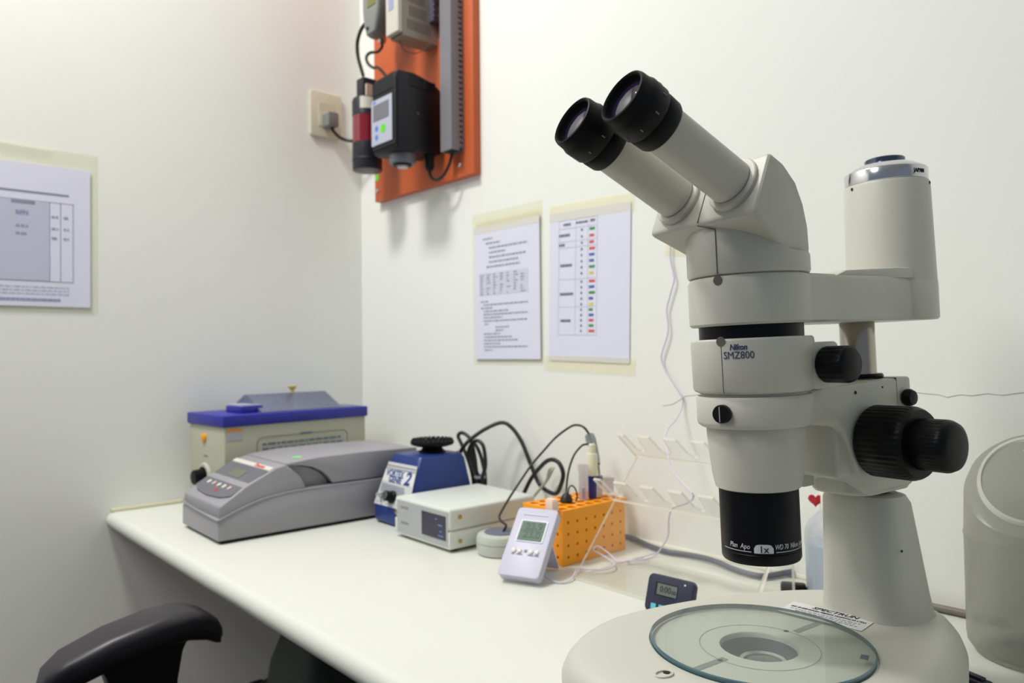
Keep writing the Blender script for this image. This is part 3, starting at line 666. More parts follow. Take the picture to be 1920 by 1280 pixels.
perforated(rb, cells(-hx, hx, RX), cells(0.0005, zt_, RZ), 0.0026, lambda u, v: Vector((u, -hy, v)))
rb.quad((-hx, -hy, 0.0005), (-hx, hy, 0.0005), (-hx, hy, zt_), (-hx, -hy, zt_)); rb.quad((-hx, hy, 0.0005), (hx, hy, 0.0005), (hx, hy, zt_), (-hx, hy, zt_))
rb.quad((-hx, -hy, 0.0005), (hx, -hy, 0.0005), (hx, hy, 0.0005), (-hx, hy, 0.0005))
bmesh.ops.remove_doubles(rb.bm, verts=rb.bm.verts, dist=1e-6); bmesh.ops.recalc_face_normals(rb.bm, faces=rb.bm.faces)
rbody = rb.o('body', OR, rk, 0)
rt = MB(); perforated(rt, cells(-hx, hx, RX), cells(-hy, hy, RYT), 0.0082, lambda u, v: Vector((u, v, zt_)), 20)
for x0_, x1_, y0_, y1_ in ((-hx-0.002, hx+0.002, -hy-0.002, -hy), (-hx-0.002, hx+0.002, hy, hy+0.002), (-hx-0.002, -hx, -hy, hy), (hx, hx+0.002, -hy, hy)):
    rt.box(x0_, x1_, y0_, y1_, hz-0.0055, zt_+0.0005)
rt.o('rim', OR, rk, 0)
def cup(r, depth, d, name, parent, n=12):
    return MB().loft([[(r*math.cos(2*math.pi*(k_+0.5)/n), r*math.sin(2*math.pi*(k_+0.5)/n), z) for k_ in range(n)] for z in (0.0, -depth)], False, True, M=axM((0, 0, 0), d) if d else None).o(name, OR, parent)
def repeat(o, parent, places):
    for k_, p in enumerate(places):
        c = o if k_ == 0 else o.copy()
        if k_: COL.objects.link(c); c.parent = parent
        c.location = p
repeat(cup(0.0026, 0.010, (1, 0, 0), 'drain_hole', rbody), rbody, [(hx, y, z) for y in RY for z in RZ])
repeat(cup(0.0026, 0.010, (0, -1, 0), 'drain_hole', rbody), rbody, [(x, -hy, z) for x in RX for z in RZ])
repeat(cup(0.0082, 0.060, None, 'tube_socket', rk, 20), rk, [(x, y, zt_) for x in RX for y in RYT])
ZR = ZB+hz+0.0018
def onr(px, py): return onz(px, py, ZR)
# tubes and caps standing in the rack
TUBE = sheet('tube_plastic', (250, 250, 252), 0.05, 0.35, 0.12, 0.30, (236, 232, 236))
p = onr(1094, 936); tbz = thing('sample_tube', 'clear flared sample tube with violet writing in the orange rack', 'tube', (p.x, p.y, ZR))
MB().lathe([(0.0078, 0), (0.0080, 0.046), (0.0092, 0.050), (0.0092, 0.060), (0.0086, 0.060), (0.0074, 0.046), (0.0072, 0.002)], 24).o('body', TUBE, tbz)
wv = MB()
for i in range(5): wv.box(0.0066+0.0012, 0.0066+0.0016, -0.003, 0.0025-0.001*(i % 2), 0.004+i*0.0035, 0.0055+i*0.0035, M=R(-40, 'Z'))
wv.o('violet_writing', mat('violet_ink', (92, 84, 170), 0.6), tbz, 0)
p = onr(1124, 930); t2 = thing('sample_tube', 'narrow clear tube behind the blue electrode in the orange rack', 'tube', (p.x, p.y, ZR))
MB().lathe([(0.0058, 0), (0.0060, 0.030), (0.0055, 0.031), (0.0052, 0.002)], 20).o('body', TUBE, t2)
MB().lathe([(0.0066, 0.028), (0.0066, 0.035), (0.006, 0.036)], 20).o('cap', mat('cap_smoke', (120, 124, 150), 0.4), t2)
p = onr(1140, 922); t3 = thing('clear_cup', 'small clear plastic cup at the far end of the orange rack', 'cup', (p.x, p.y, ZR))
MB().lathe([(0.0100, 0), (0.0118, 0.026), (0.0112, 0.026), (0.0094, 0.001)], 24).o('body', TUBE, t3)
MB().lathe([(0.0126, 0.0245), (0.0126, 0.028), (0.0005, 0.0285)], 24).o('lid', mat('lid_cream', (226, 222, 206), 0.5), t3)
p = onr(1035, 956); t4 = thing('rubber_stopper', 'pale pink square stopper at the near end of the orange rack', 'stopper', (p.x, p.y, ZR), math.radians(-12))
MB().box(-0.011, 0.011, -0.006, 0.006, 0, 0.0165, 0.001, 2, fn=lambda v: (v.x*(1-0.10*(v.z/0.0165)), v.y, v.z)).o('cap', mat('pale_pink', (240, 212, 192), 0.5), t4)
MB().box(-0.0085, 0.0085, -0.0045, 0.0045, 0.0160, 0.0185, 0.0008, 1).o('grip', mat('pale_pink', (240, 212, 192), 0.5), t4)
# electrode
p = onr(1111, 933); el = thing('ph_electrode', 'electrode with a cream head and dark blue barrel standing in the orange rack', 'electrode', (p.x, p.y, ZR))
MB().lathe([(0.0072, 0), (0.0074, 0.004), (0.0074, 0.040)], 24).o('barrel', mat('electrode_blue', (34, 38, 122), 0.35), el)
MB().lathe([(0.0095, 0.039), (0.0098, 0.042), (0.0096, 0.074), (0.0085, 0.077), (0.0062, 0.0775), (0.0060, 0.092), (0.0045, 0.094)], 24, fn if False else None).o('head', mat('electrode_cream', (226, 222, 196), 0.45), el)
BC = mat('cable_black', (26, 25, 26), 0.5)
top = p+Vector((0, 0, 0.093))
pts = [top-p]+[ony(x, y, p.y+dy)-p for x, y, dy in [(1096, 833, 0), (1088, 838, 0), (1077, 852, 0), (1069, 872, -.003), (1064, 895, -.006), (1062, 920, -.008)]]
base_ = onr(1062, 941); pts.append(base_+Vector((0, 0, 0.004))-p)
MB().tube(pts, 0.0018, 8, 5).o('lead', BC, el)
jk = thing('cable_knot', 'tangle of thin black lead with a small loop on top of the orange rack', 'cable', (base_.x, base_.y, ZR))
MB().lathe([(0.010, 0), (0.011, 0.003), (0.009, 0.009), (0.005, 0.014), (0.003, 0.016)], 14).o('plug', BC, jk)
MB().tube([(0.004, 0, 0.006), (0.0, 0.006, 0.022), (0.004, 0.010, 0.027), (0.010, 0.013, 0.020), (0.012, 0.014, 0.008), (0.010, 0.012, 0.002)], 0.0013, 7, 5).o('loop', BC, jk)
MB().tube([(-0.006, -0.006, 0.002), (-0.010, 0.002, 0.006), (-0.004, 0.009, 0.009), (0.005, 0.005, 0.011), (0.006, -0.006, 0.008), (-0.004, -0.009, 0.004)], 0.0013, 7, 5).o('loop', BC, jk)
# grey temperature probe leaning behind the electrode
pa = ony(1113, 815, -0.085)
p0 = onr(1127, 926); pr2 = thing('temperature_probe', 'grey tapered probe handle on a thin rod beside the cream electrode', 'probe', (p0.x, p0.y, ZR))
va, vb = Vector((0, 0, 0.002)), ony(1122, 868, p0.y)-p0
vt = ony(1104, 812, p0.y)-p0
MB().tube([va, vb], 0.0017, 8, 1, False).o('rod', STEEL, pr2)
dd = (vt-vb).normalized(); LL = (vt-vb).length
MB().lathe([(0.0030, 0), (0.0050, LL*0.12), (0.0082, LL*0.55), (0.0095, LL*0.80), (0.0080, LL*0.95), (0.0040, LL)], 24, axM(vb, dd)).o('handle', mat('probe_grey', (152, 156, 152), 0.4), pr2)
MB().lathe([(0.0028, -0.003), (0.0028, 0.002)], 14, axM(vb, dd)).o('ferrule', BC, pr2)
# ---- round base of the probe with its lead
pk = Vector((0.851, -0.232, ZB))
pk_ = thing('stirrer_puck', 'low round pale grey puck with a slate top beside the orange rack', 'stirrer', pk)
GP = mat('puck_grey', (188, 192, 184), 0.45)
MB().lathe([(0.036, 0), (0.041, 0.002), (0.0425, 0.012), (0.0425, 0.020)], 48).o('lower_shell', GP, pk_)
MB().lathe([(0.0415, 0.0195), (0.0415, 0.0215)], 48).o('seam', GP, pk_)
MB().lathe([(0.0425, 0.021), (0.0425, 0.027), (0.040, 0.033), (0.034, 0.0355), (0.0005, 0.036)], 48).o('upper_shell', GP, pk_)
MB().lathe([(0.029, 0.0352), (0.028, 0.0372), (0.0005, 0.0378)], 40).o('top_pad', mat('slate_pad', (104, 108, 126), 0.5), pk_)
yq = p0.y
pts = [pk+Vector((0.004, 0.0, 0.035)), ony(949, 985, -0.231), ony(940, 977, -0.229), ony(936, 968, -0.225), ony(941, 957, -0.218), ony(952, 938, -0.205), ony(970, 910, -0.185), ony(996, 872, -0.15), ony(1020, 844, -0.13), ony(1043, 819, -0.11), ony(1071, 799, -0.095), ony(1085, 797, -0.09), ony(1096, 802, -0.088), p0+vt*0.99]
MB().tube([Vector(q)-pk for q in pts], 0.0021, 8, 5).o('probe_lead', BC, pk_)

# ================================================================== white power supply box
ps = thing('controller_box', 'low white metal controller box with a dark display window and brass screws', 'controller', (0.711, -0.200, ZB), math.radians(-1.0))
WM = mat('white_metal', (214, 218, 212), 0.4)
bx_, by_, H = 0.0875, 0.100, 0.069
MB().prism([(-by_, 0.006), (by_, 0.006), (by_, H*0.52), (-by_, H*0.52)], 'x', -bx_, bx_, 0.002, 2).o('lower_shell', WM, ps)
MB().prism([(-by_, H*0.52+0.0015), (by_, H*0.52+0.0015), (by_, H+0.006), (-by_, H+0.006)], 'x', -bx_, bx_, 0.005, 3).o('upper_shell', WM, ps)
MB().box(-bx_+0.002, bx_-0.002, -by_+0.004, by_-0.004, H*0.5, H*0.54).o('shell_gap', WM, ps)
MB().box(-bx_+0.009, bx_-0.004, -by_-0.0008, -by_+0.004, 0.010, H+0.001, 0.0006, 1).o('front_panel', mat('panel_grey', (172, 174, 174), 0.5), ps)
dw = MB().box(0.004, 0.078, -by_-0.0018, -by_, 0.020, 0.062, 0.0008, 1).o('display_window', mat('display_plum', (46, 42, 62), 0.2), ps)
wmk = MB()
for xx, zz, ww in ((0.048, 0.054, 0.005), (0.056, 0.0445, 0.012), (0.060, 0.034, 0.007), (0.056, 0.0265, 0.016)):
    wmk.box(xx, xx+ww, -by_-0.0021, -by_-0.0018, zz-0.0012, zz+0.0012)
wmk.o('display_print', mat('print_blue', (96, 124, 190), 0.5), dw, 0)
fp = MB()
for zz in (0.058, 0.030):
    for i in range(4): fp.box(-0.064+i*0.0065, -0.064+i*0.0065+0.0048, -by_-0.0012, -by_-0.0008, zz-0.0022, zz+0.0022)
fp.o('panel_print', INKGREY, ps, 0)
for xx, yy, zz, d in ((bx_, -by_+0.022, 0.060, (1, 0, 0)), (bx_, -by_+0.022, 0.018, (1, 0, 0)), (bx_, by_-0.03, 0.055, (1, 0, 0)), (bx_, by_-0.03, 0.018, (1, 0, 0)), (-bx_+0.006, -by_, 0.046, (0, -1, 0))):
    MB().lathe([(0.0042, 0), (0.0040, 0.0014), (0.002, 0.0022), (0.0005, 0.0023)], 14, axM((xx, yy, zz), d)).o('screw', BRASS, ps)
for xx in (-0.07, 0.07):
    for yy in (-0.08, 0.08): MB().lathe([(0.007, 0), (0.007, 0.007)], 14, T((xx, yy, 0))).o('rubber_foot', BLACKR, ps)
MB().box(-bx_+0.004, bx_-0.004, by_-0.001, by_+0.001, 0.012, H-0.004).o('back_panel', mat('panel_grey', (172, 174, 174)), ps)

# ================================================================== blue vortex mixer
vx = thing('vortex_mixer', 'royal blue vortex mixer with a white front label and black dimpled platform', 'vortex mixer', (0.550, -0.180, ZB), 0)
VB = mat('vortex_blue', (28, 54, 122), 0.4, bump=0.1, bscale=700)
def vring(z, x0, x1, y0, y1, r): return [(x, y, z) for x, y in rrect((x1-x0)/2, (y1-y0)/2, r, 4, (x0+x1)/2, (y0+y1)/2)]
MB().loft([vring(0.004, -0.062, 0.064, -0.082, 0.082, 0.012), vring(0.010, -0.064, 0.066, -0.084, 0.084, 0.012), vring(0.034, -0.064, 0.066, -0.084, 0.084, 0.010), vring(0.128, -0.050, 0.056, -0.050, 0.066, 0.010), vring(0.137, -0.046, 0.052, -0.045, 0.062, 0.012), vring(0.1385, -0.040, 0.046, -0.038, 0.056, 0.012)]).o('housing', VB, vx, 40)
for xx in (-0.05, 0.05):
    for yy in (-0.065, 0.065): MB().lathe([(0.008, 0), (0.008, 0.006)], 14, T((xx, yy, 0))).o('rubber_foot', BLACKR, vx)
# sloped front label
fdir = Vector((0, 0.034, 0.094)).normalized(); fo = Vector((0.001, -0.0845, 0.034))
Mv = Matrix((Vector((1, 0, 0)), fdir, Vector((1, 0, 0)).cross(fdir))).transposed().to_4x4(); Mv.translation = fo
lb = MB().prism([(-0.060, 0.004), (0.063, 0.004), (0.053, 0.092), (-0.050, 0.092)], 'z', 0.0004, 0.0012, M=Mv).o('label_plate', mat('label_silver', (204, 206, 206), 0.4), vx)
MB().prism([(-0.054, 0.052), (0.057, 0.052), (0.0545, 0.076), (-0.0515, 0.076)], 'z', 0.0012, 0.0016, M=Mv).o('title_band', mat('label_bright', (226, 228, 228), 0.4), lb)
MB().box(-0.050, 0.052, 0.0835, 0.0860, 0.0012, 0.0016, M=Mv).o('stripe', INKGREY, lb)
MB().box(-0.050, 0.052, 0.079, 0.0800, 0.0012, 0.0016, M=Mv).o('stripe', INKBLUE, lb)
VI = mat('vortex_ink', (40, 64, 140), 0.5)
text('lettering', 'VORTEX', 0.019, VI, lb, Mv @ T((-0.014, 0.0695, 0.0018)), bold=0.0006, width=0.064)
text('lettering', 'GENIE', 0.017, VI, lb, Mv @ T((-0.008, 0.0575, 0.0018)), bold=0.0006, width=0.046)
text('lettering', '2', 0.036, VI, lb, Mv @ T((0.034, 0.0635, 0.0018)), bold=0.0012, shear=0.15, width=0.021)
MB().prism([(-0.050, 0.030), (0.0, 0.030), (0.022, 0.026), (0.036, 0.036), (0.030, 0.046), (-0.052, 0.048)], 'z', 0.0012, 0.0015, M=Mv).o('dial_area', mat('dial_grey', (150, 156, 166), 0.5), lb)
sp = MB()
for i in range(9): sp.box(-0.054+i*0.012, -0.054+i*0.012+random.uniform(.004, .009), 0.008+0.002*(i % 3), 0.010+0.002*(i % 3), 0.0012, 0.0015, M=Mv)
sp.o('small_print', INKGREY, lb, 0)
kb = MB().lathe([(0.0125, 0.001), (0.0125, 0.006), (0.0105, 0.008), (0.0098, 0.020), (0.0085, 0.0215)], 28, Mv @ T((0.000, 0.024, 0))).o('speed_knob', BLACKP, vx)
MB().lathe([(0.0080, 0.021), (0.0080, 0.0228), (0.0005, 0.0230)], 24, Mv @ T((0.000, 0.024, 0))).o('knob_cap', CHROME, kb)
sw = MB().lathe([(0.0062, 0.001), (0.0062, 0.0035), (0.0040, 0.0040), (0.0036, 0.009)], 18, Mv @ T((-0.038, 0.022, 0))).o('toggle_switch', CHROME, vx)
MB().lathe([(0.0018, 0.008), (0.0028, 0.020), (0.001, 0.0215)], 12, Mv @ T((-0.038, 0.022, 0)) @ R(14, 'Y')).o('lever', CHROME, sw)
vc = T((0.004, 0.018, 0))
MB().lathe([(0.029, 0.136), (0.027, 0.141), (0.022, 0.145), (0.020, 0.150), (0.022, 0.152)], 32, vc).o('rubber_boot', BLACKR, vx)
plt = MB().lathe([(0.020, 0.150), (0.034, 0.1515), (0.0435, 0.1545), (0.0455, 0.158), (0.0445, 0.163), (0.041, 0.1645), (0.0005, 0.163)], 48, vc).o('cup_platform', BLACKR, vx)
db = MB()
for r_, n in ((0.0405, 26), (0.0335, 20), (0.026, 15), (0.018, 10), (0.010, 6)):
    for i in range(n):
        a = 2*math.pi*i/n; db.lathe([(0.0024, 0.163), (0.0018, 0.1665), (0.0005, 0.1672)], 8, vc @ T((r_*math.cos(a), r_*math.sin(a), 0)))
db.o('rubber_nubs', BLACKR, plt)
MB().lathe([(0.003, 0), (0.003, 0.004), (0.001, 0.005)], 12, T((0.046, 0.052, 0.137))).o('terminal', BRASS, vx)
# black mains cord arching from the mixer, and its coil
A_ = [(852, 868, -0.105), (859, 854, -0.105), (871, 835, -0.10), (884, 822, -0.09), (910, 804, -0.07), (940, 792, -0.045), (959, 801, -0.035), (977, 826, -0.03), (990, 857, -0.03), (1002, 888, -0.03), (1012, 908, -0.03), (1026, 920, -0.04), (1043, 925, -0.055), (1052, 908, -0.065), (1056, 888, -0.07), (1049, 869, -0.07), (1037, 861.5, -0.07), (1024, 865, -0.065), (1009, 880, -0.055), (996, 897, -0.05), (984, 921, -0.045), (974, 945, -0.045)]
end = ony(968, 956, -0.045); 
pts = [ony(x, y, d) for x, y, d in A_]
pts.append(Vector((pts[-1].x-0.005, -0.04, ZB+0.006)))
tag(MB().tube(pts, 0.0042, 10, 5).o('power_cable', BC), 'thick black power cable arching from the blue mixer to behind the orange rack', 'cable')
cc = thing('coiled_cord', 'hank of black mains cord tied together between the blue mixer and the wall', 'cable', tuple(Vector((ony(890, 930, -0.085).x, -0.085, ZB))))
c0 = Vector(cc.location)
L1 = [(888, 968, -0.085), (888, 905, -0.085), (880, 868, -0.085), (866, 834, -0.085), (859, 817, -0.085), (867, 811, -0.083), (881, 822, -0.08), (889, 850, -0.078), (893, 880, -0.08), (893, 905, -0.08), (893, 966, -0.08)]
L2 = [(896, 968, -0.09), (892, 900, -0.09), (880, 860, -0.09), (880, 840, -0.09), (892, 826, -0.088), (904, 832, -0.086), (909, 850, -0.085), (910, 875, -0.085), (904, 900, -0.088), (903, 968, -0.09)]
L3 = [(898, 968, -0.075), (898, 900, -0.075), (887, 868, -0.072), (884, 842, -0.07), (890, 832, -0.07), (899, 848, -0.07), (906, 872, -0.072), (910, 900, -0.075), (908, 968, -0.078)]
def clampz(v): return Vector((v.x, v.y, max(v.z, ZB+0.0045)))
for L in (L1, L2, L3):
    MB().tube([clampz(ony(x, y, d))-c0 for x, y, d in L], 0.0040, 9, 5).o('loop', BC, cc)
q = ony(899, 893, -0.082)-c0
MB().lathe([(0.0155, -0.003), (0.016, 0), (0.0155, 0.003)], 20, T(q) @ Matrix.Scale(0.75, 4, (0, 1, 0)), cap=False).o('tie', mat('tie_grey', (150, 154, 164), 0.4), cc)
gpts = [(978, 950, -0.05), (996, 935, -0.055), (1012, 917, -0.05), (1026, 899, -0.045), (1035, 882, -0.04), (1037, 877, -0.03), (1030, 882, -0.02), (1026, 900, -0.016)]
tag(MB().tube([clampz(ony(x, y, d)) for x, y, d in gpts], 0.0030, 8, 5).o('signal_lead', mat('cable_khaki', (172, 172, 150), 0.5)), 'pale khaki signal lead rising behind the white controller box', 'cable')

# ================================================================== grey spectrophotometer
sx0, sx1, sy0, sy1 = 0.258, 0.458, -0.565, -0.130
gs = thing('spectrophotometer', 'long grey bench spectrophotometer with a sloped keypad console and domed lid', 'spectrophotometer', ((sx0+sx1)/2+0.006, (sy0+sy1)/2-0.004, ZB), math.radians(-1.0))
hw = 0.100; y0 = -0.2175; y1 = 0.2175
GY = mat('instrument_grey', (152, 150, 156), 0.45, bump=0.06, bscale=800)
GYD = mat('instrument_dark', (104, 104, 112), 0.45)
GYL = mat('instrument_pale', (182, 182, 188), 0.4)
MB().box(-hw+0.006, hw-0.006, y0+0.008, y1-0.006, 0.0, 0.007).o('foot_plate', GAP, gs)
def yz(n): return n
low = [(y0, 0.006), (y1, 0.006), (y1, 0.082)]
crest = [(0.08, 0.0825), (-0.02, 0.0825), (-0.08, 0.081), (-0.125, 0.076), (-0.165, 0.066), (-0.200, 0.053), (y0, 0.046)]
MB().prism(low+crest, 'x', -hw, hw, 0.003, 2).o('lower_body', GY, gs)
# pale crease line running round the shell
cz = [(hw+0.0003, y, z-0.0015) for y, z in crest]
MB().tube(cz+[(hw-0.004, y0-0.0003, 0.0445), (0, y0-0.0012, 0.0475), (-hw+0.004, y0-0.0003, 0.0535), (-hw, y0+0.01, 0.056)], 0.0016, 6, 3).o('crease_line', GY, gs)
con = [(y0+0.003, 0.044), (y0+0.003, 0.068), (y0+0.022, 0.080), (-0.165, 0.100), (-0.108, 0.1275), (-0.085, 0.1325), (-0.056, 0.105), (-0.045, 0.082), (-0.12, 0.074), (-0.19, 0.052)]
MB().prism(con, 'x', -hw+0.001, hw-0.001, 0.0035, 3).o('console', GY, gs)
# keypad panel on the slope
pd = Vector((0, -0.108-(y0+0.022), 0.1275-0.080)); plen = pd.length; pd.normalize()
Mc = Matrix((Vector((1, 0, 0)), pd, Vector((1, 0, 0)).cross(pd))).transposed().to_4x4(); Mc.translation = Vector((0, y0+0.022, 0.0805))
pp = [(-0.094, plen*0.86), (-0.093, 0.004), (-0.06, -0.006), (0.0, -0.010), (0.06, -0.006), (0.093, 0.004), (0.094, plen*0.86)]
kp_ = MB().prism(pp, 'z', 0.0, 0.0022, 0.0006, 1, M=Mc).o('keypad_panel', GYD, gs)
MB().box(-0.030, 0.030, plen*0.50, plen*0.72, 0.0022, 0.0028, M=Mc).o('screen', mat('spectro_lcd', (112, 118, 96), 0.3), kp_)
for i in range(5):
    MB().lathe([(0.0052, 0.0022), (0.0050, 0.0040), (0.0005, 0.0044)], 16, Mc @ T((-0.054+i*0.027, plen*0.20, 0))).o('key', mat('key_blush' if i in (1, 4) else 'key_white', (220, 186, 178) if i in (1, 4) else (224, 220, 212), 0.45), kp_)
MB().lathe([(0.0085, 0.0022), (0.0085, 0.0028)], 20, Mc @ T((0.012, plen*0.075, 0)) @ Matrix.Scale(0.5, 4, (0, 1, 0))).o('red_badge', mat('badge_red', (170, 60, 70), 0.5), kp_)
st = MB().box(-0.095, 0.095, plen*0.885, plen*0.985, 0.0, 0.0012, M=Mc).o('name_strip', mat('strip_white', (218, 212, 204), 0.45), gs)
text('lettering', 'Thermo', 0.012, mat('strip_red', (206, 54, 50), 0.5), st, Mc @ T((0.040, plen*0.935, 0.0014)), bold=0.0004, width=0.05)
# lid
lid = [(-0.088, 0.1335), (-0.02, 0.1395), (0.08, 0.1410), (y1-0.004, 0.1385), (y1-0.004, 0.0845), (0.10, 0.0845), (0.012, 0.0848), (0.004, 0.098), (-0.010, 0.111), (-0.030, 0.121), (-0.055, 0.127), (-0.085, 0.1295)]
MB().prism(lid, 'x', -hw+0.002, hw-0.002, 0.0030, 2).o('lid', GY, gs)
MB().prism([(-0.075, 0.083), (0.010, 0.083), (0.002, 0.096), (-0.012, 0.109), (-0.032, 0.119), (-0.056, 0.1245), (-0.084, 0.127)], 'x', -hw+0.020, hw-0.020).o('lid_recess', GY, gs)
MB().lathe([(0.010, 0), (0.010, 0.0006)], 20, T((0.055, -0.045, 0.1375)) @ R(2.5, 'X')).o('green_dot', mat('green_dot', (128, 226, 130), 0.6), gs)

# ================================================================== water bath
wbx = thing('water_bath', 'cream metal water bath with a blue rim and a stainless gable lid in the corner', 'water bath', (0.112, -0.290, ZB), math.radians(4.5))
CREAM = mat('bath_cream', (178, 178, 158), 0.5)
BLUE = mat('bath_blue', (38, 40, 150), 0.4)
bw, bl = 0.088, 0.182
MB().box(-bw, bw, -bl, bl, 0.004, 0.190, 0.003, 2).o('body', CREAM, wbx)
for xx in (-0.07, 0.07):
    for yy in (-0.15, 0.15): MB().lathe([(0.010, 0), (0.010, 0.006)], 12, T((xx, yy, 0))).o('rubber_foot', BLACKR, wbx)
MB().box(-bw-0.004, bw+0.004, -bl-0.005, bl+0.005, 0.188, 0.213, 0.003, 2).o('rim', BLUE, wbx)
MB().box(-0.02, 0.055, -0.128, -0.075, 0.2125, 0.228, 0.002, 2).o('control_lid', BLUE, wbx)
MB().box(-0.017, 0.052, -0.125, -0.078, 0.2275, 0.2315, 0.001, 1).o('pale_tray', mat('tray_pale', (168, 168, 196), 0.4), wbx)
gab = [(-0.080, 0.2125), (0.072, 0.2125), (0.072, 0.2145), (0.004, 0.2510), (-0.010, 0.2510), (-0.080, 0.2145)]
gb = bmesh.new()
MBg = MB(); 
def gring(y, sc_): return [((-0.004+(x+0.004)*sc_), y, 0.2125+(z-0.2125)*(1 if sc_ == 1 else 0.02)) for x, z in gab]
MBg.loft([gring(-0.088, 1), gring(0.120, 1), gring(0.165, 1.0) if False else [(x, 0.160, 0.2125+(z-0.2125)*0.10) for x, z in gab]])
gable = MBg.o('gable_lid', mat('mottled_steel', (128, 132, 158), 0.35, 0.55, var=0.35, vscale=120, bump=0.3, bscale=160), wbx)
MB().lathe([(0.0045, 0.250), (0.0045, 0.258), (0.0075, 0.260), (0.0105, 0.266), (0.0100, 0.268), (0.0005, 0.2685)], 20, T((-0.003, 0.032, 0))).o('knob', mat('knob_yellow', (212, 192, 110), 0.45), gable)
# front panel outline and print
OL = mat('outline_slate', (120, 126, 130), 0.6)
po = [(bw+0.0004, y, z) for y, z in rrect(0.118, 0.060, 0.014, 5, 0.010, 0.100)]
MB().tube(po, 0.0007, 5, 1, False, closed=True).o('panel_outline', OL, wbx)
pt = MB()
for r_ in range(5):
    yy = -0.095
    while yy < 0.112:
        l = random.uniform(0.006, 0.02); pt.box(bw, bw+0.0005, yy, min(yy+l, 0.114), 0.141-r_*0.011, 0.141-r_*0.011+0.005); yy += l+0.003
pt.o('panel_print', mat('print_slate', (116, 126, 146), 0.7), wbx, 0)
MB().box(bw, bw+0.0006, 0.0, 0.030, 0.158, 0.163).o('panel_title', mat('print_slate', (116, 126, 146)), wbx)
sk_ = MB().box(bw, bw+0.0006, -bl+0.004, -bl+0.040, 0.158, 0.184).o('warning_sticker', mat('sticker_grey', (186, 188, 194), 0.5), wbx)
MB().box(bw+0.0006, bw+0.0010, -bl+0.004, -bl+0.040, 0.177, 0.184).o('orange_band', mat('sticker_orange', (224, 150, 60), 0.5), sk_)
# end face: lamp, dial, blue corner
MB().lathe([(0.010, 0), (0.0095, 0.003), (0.006, 0.0055), (0.0005, 0.006)], 20, axM((-0.010, -bl, 0.160), (0, -1, 0))).o('pilot_lamp', mat('lamp_orange', (246, 160, 10), 0.3), wbx)
MB().lathe([(0.030, 0), (0.030, 0.004), (0.028, 0.006)], 32, axM((-0.006, -bl, 0.074), (0, -1, 0))).o('dial_plate', mat('dial_cream', (196, 194, 178), 0.4), wbx)
MB().lathe([(0.022, 0.004), (0.022, 0.008), (0.0175, 0.010), (0.0165, 0.026), (0.014, 0.028), (0.0005, 0.0285)], 28, axM((-0.006, -bl, 0.074), (0, -1, 0))).o('dial_knob', BLACKP, wbx)
MB().prism([(0.044, 0.055), (0.056, 0.062), (0.052, 0.074), (0.044, 0.070)], 'y', -bl-0.0008, -bl).o('green_mark', mat('mark_green', (110, 176, 40), 0.5), wbx)
MB().prism([(-bw+0.002, 0.006), (0.02, 0.006), (0.02, 0.014), (-bw+0.002, 0.034)], 'y', -bl-0.0007, -bl).o('blue_corner', mat('corner_blue', (66, 84, 160), 0.5), wbx)
MB().box(-0.016, 0.006, -bl-0.0006, -bl, 0.118, 0.121).o('scale_print', OL, wbx)

# ================================================================== orange board with its instruments
YB = -0.020
bd = thing('mounting_board', 'orange painted mounting board carrying instruments on the wall near the corner', 'board', (0.315, 0.0, 1.497))
OB = mat('board_orange', (200, 92, 42), 0.5, var=0.04)
MB().box(-0.211, 0.210, YB, -0.0005, 0.0, 0.78, 0.002, 2).o('panel', OB, bd)
for xx, zz in ((-0.197, 0.028), (0.160, 0.028), (-0.197, 0.70), (0.190, 0.70)):
    MB().lathe([(0.0062, 0), (0.0058, 0.003), (0.003, 0.0045), (0.0005, 0.0048)], 14, axM((xx, YB, zz), (0, -1, 0))).o('screw', CHROME, bd)
MB().lathe([(0.009, 0), (0.009, 0.0008)], 18, axM((-0.199, YB, 0.064), (0, -1, 0))).o('green_dot', mat('dot_green', (96, 214, 60), 0.6), bd)
# slotted cable duct
du = thing('cable_duct', 'tall grey slotted cable duct on the right side of the orange board', 'cable duct', (0.470, YB-0.0006, 1.553))
DG = mat('duct_grey', (124, 122, 128), 0.5)
MB().box(-0.021, 0.021, -0.036, -0.034, 0.0, 0.70, 0.0006, 1).o('cover', DG, du)
MB().box(-0.021, -0.0185, -0.034, 0.0, 0.0, 0.70).o('plain_side', DG, du)
MB().box(-0.0185, 0.0185, -0.0015, 0.0, 0.0, 0.70).o('back', DG, du)
sd = MB().box(0.0185, 0.021, -0.034, -0.014, 0.0, 0.70); sd.box(0.0185, 0.021, -0.003, 0.0, 0.0, 0.70); sd.o('slotted_side', DG, du)
fg = MB().box(0.0185, 0.021, -0.014, -0.003, 0.0082, 0.0164).o('finger', DG, du)
for i in range(1, 56):
    o = fg.copy(); COL.objects.link(o); o.parent = du; o.location = (0, 0, i*0.0124)
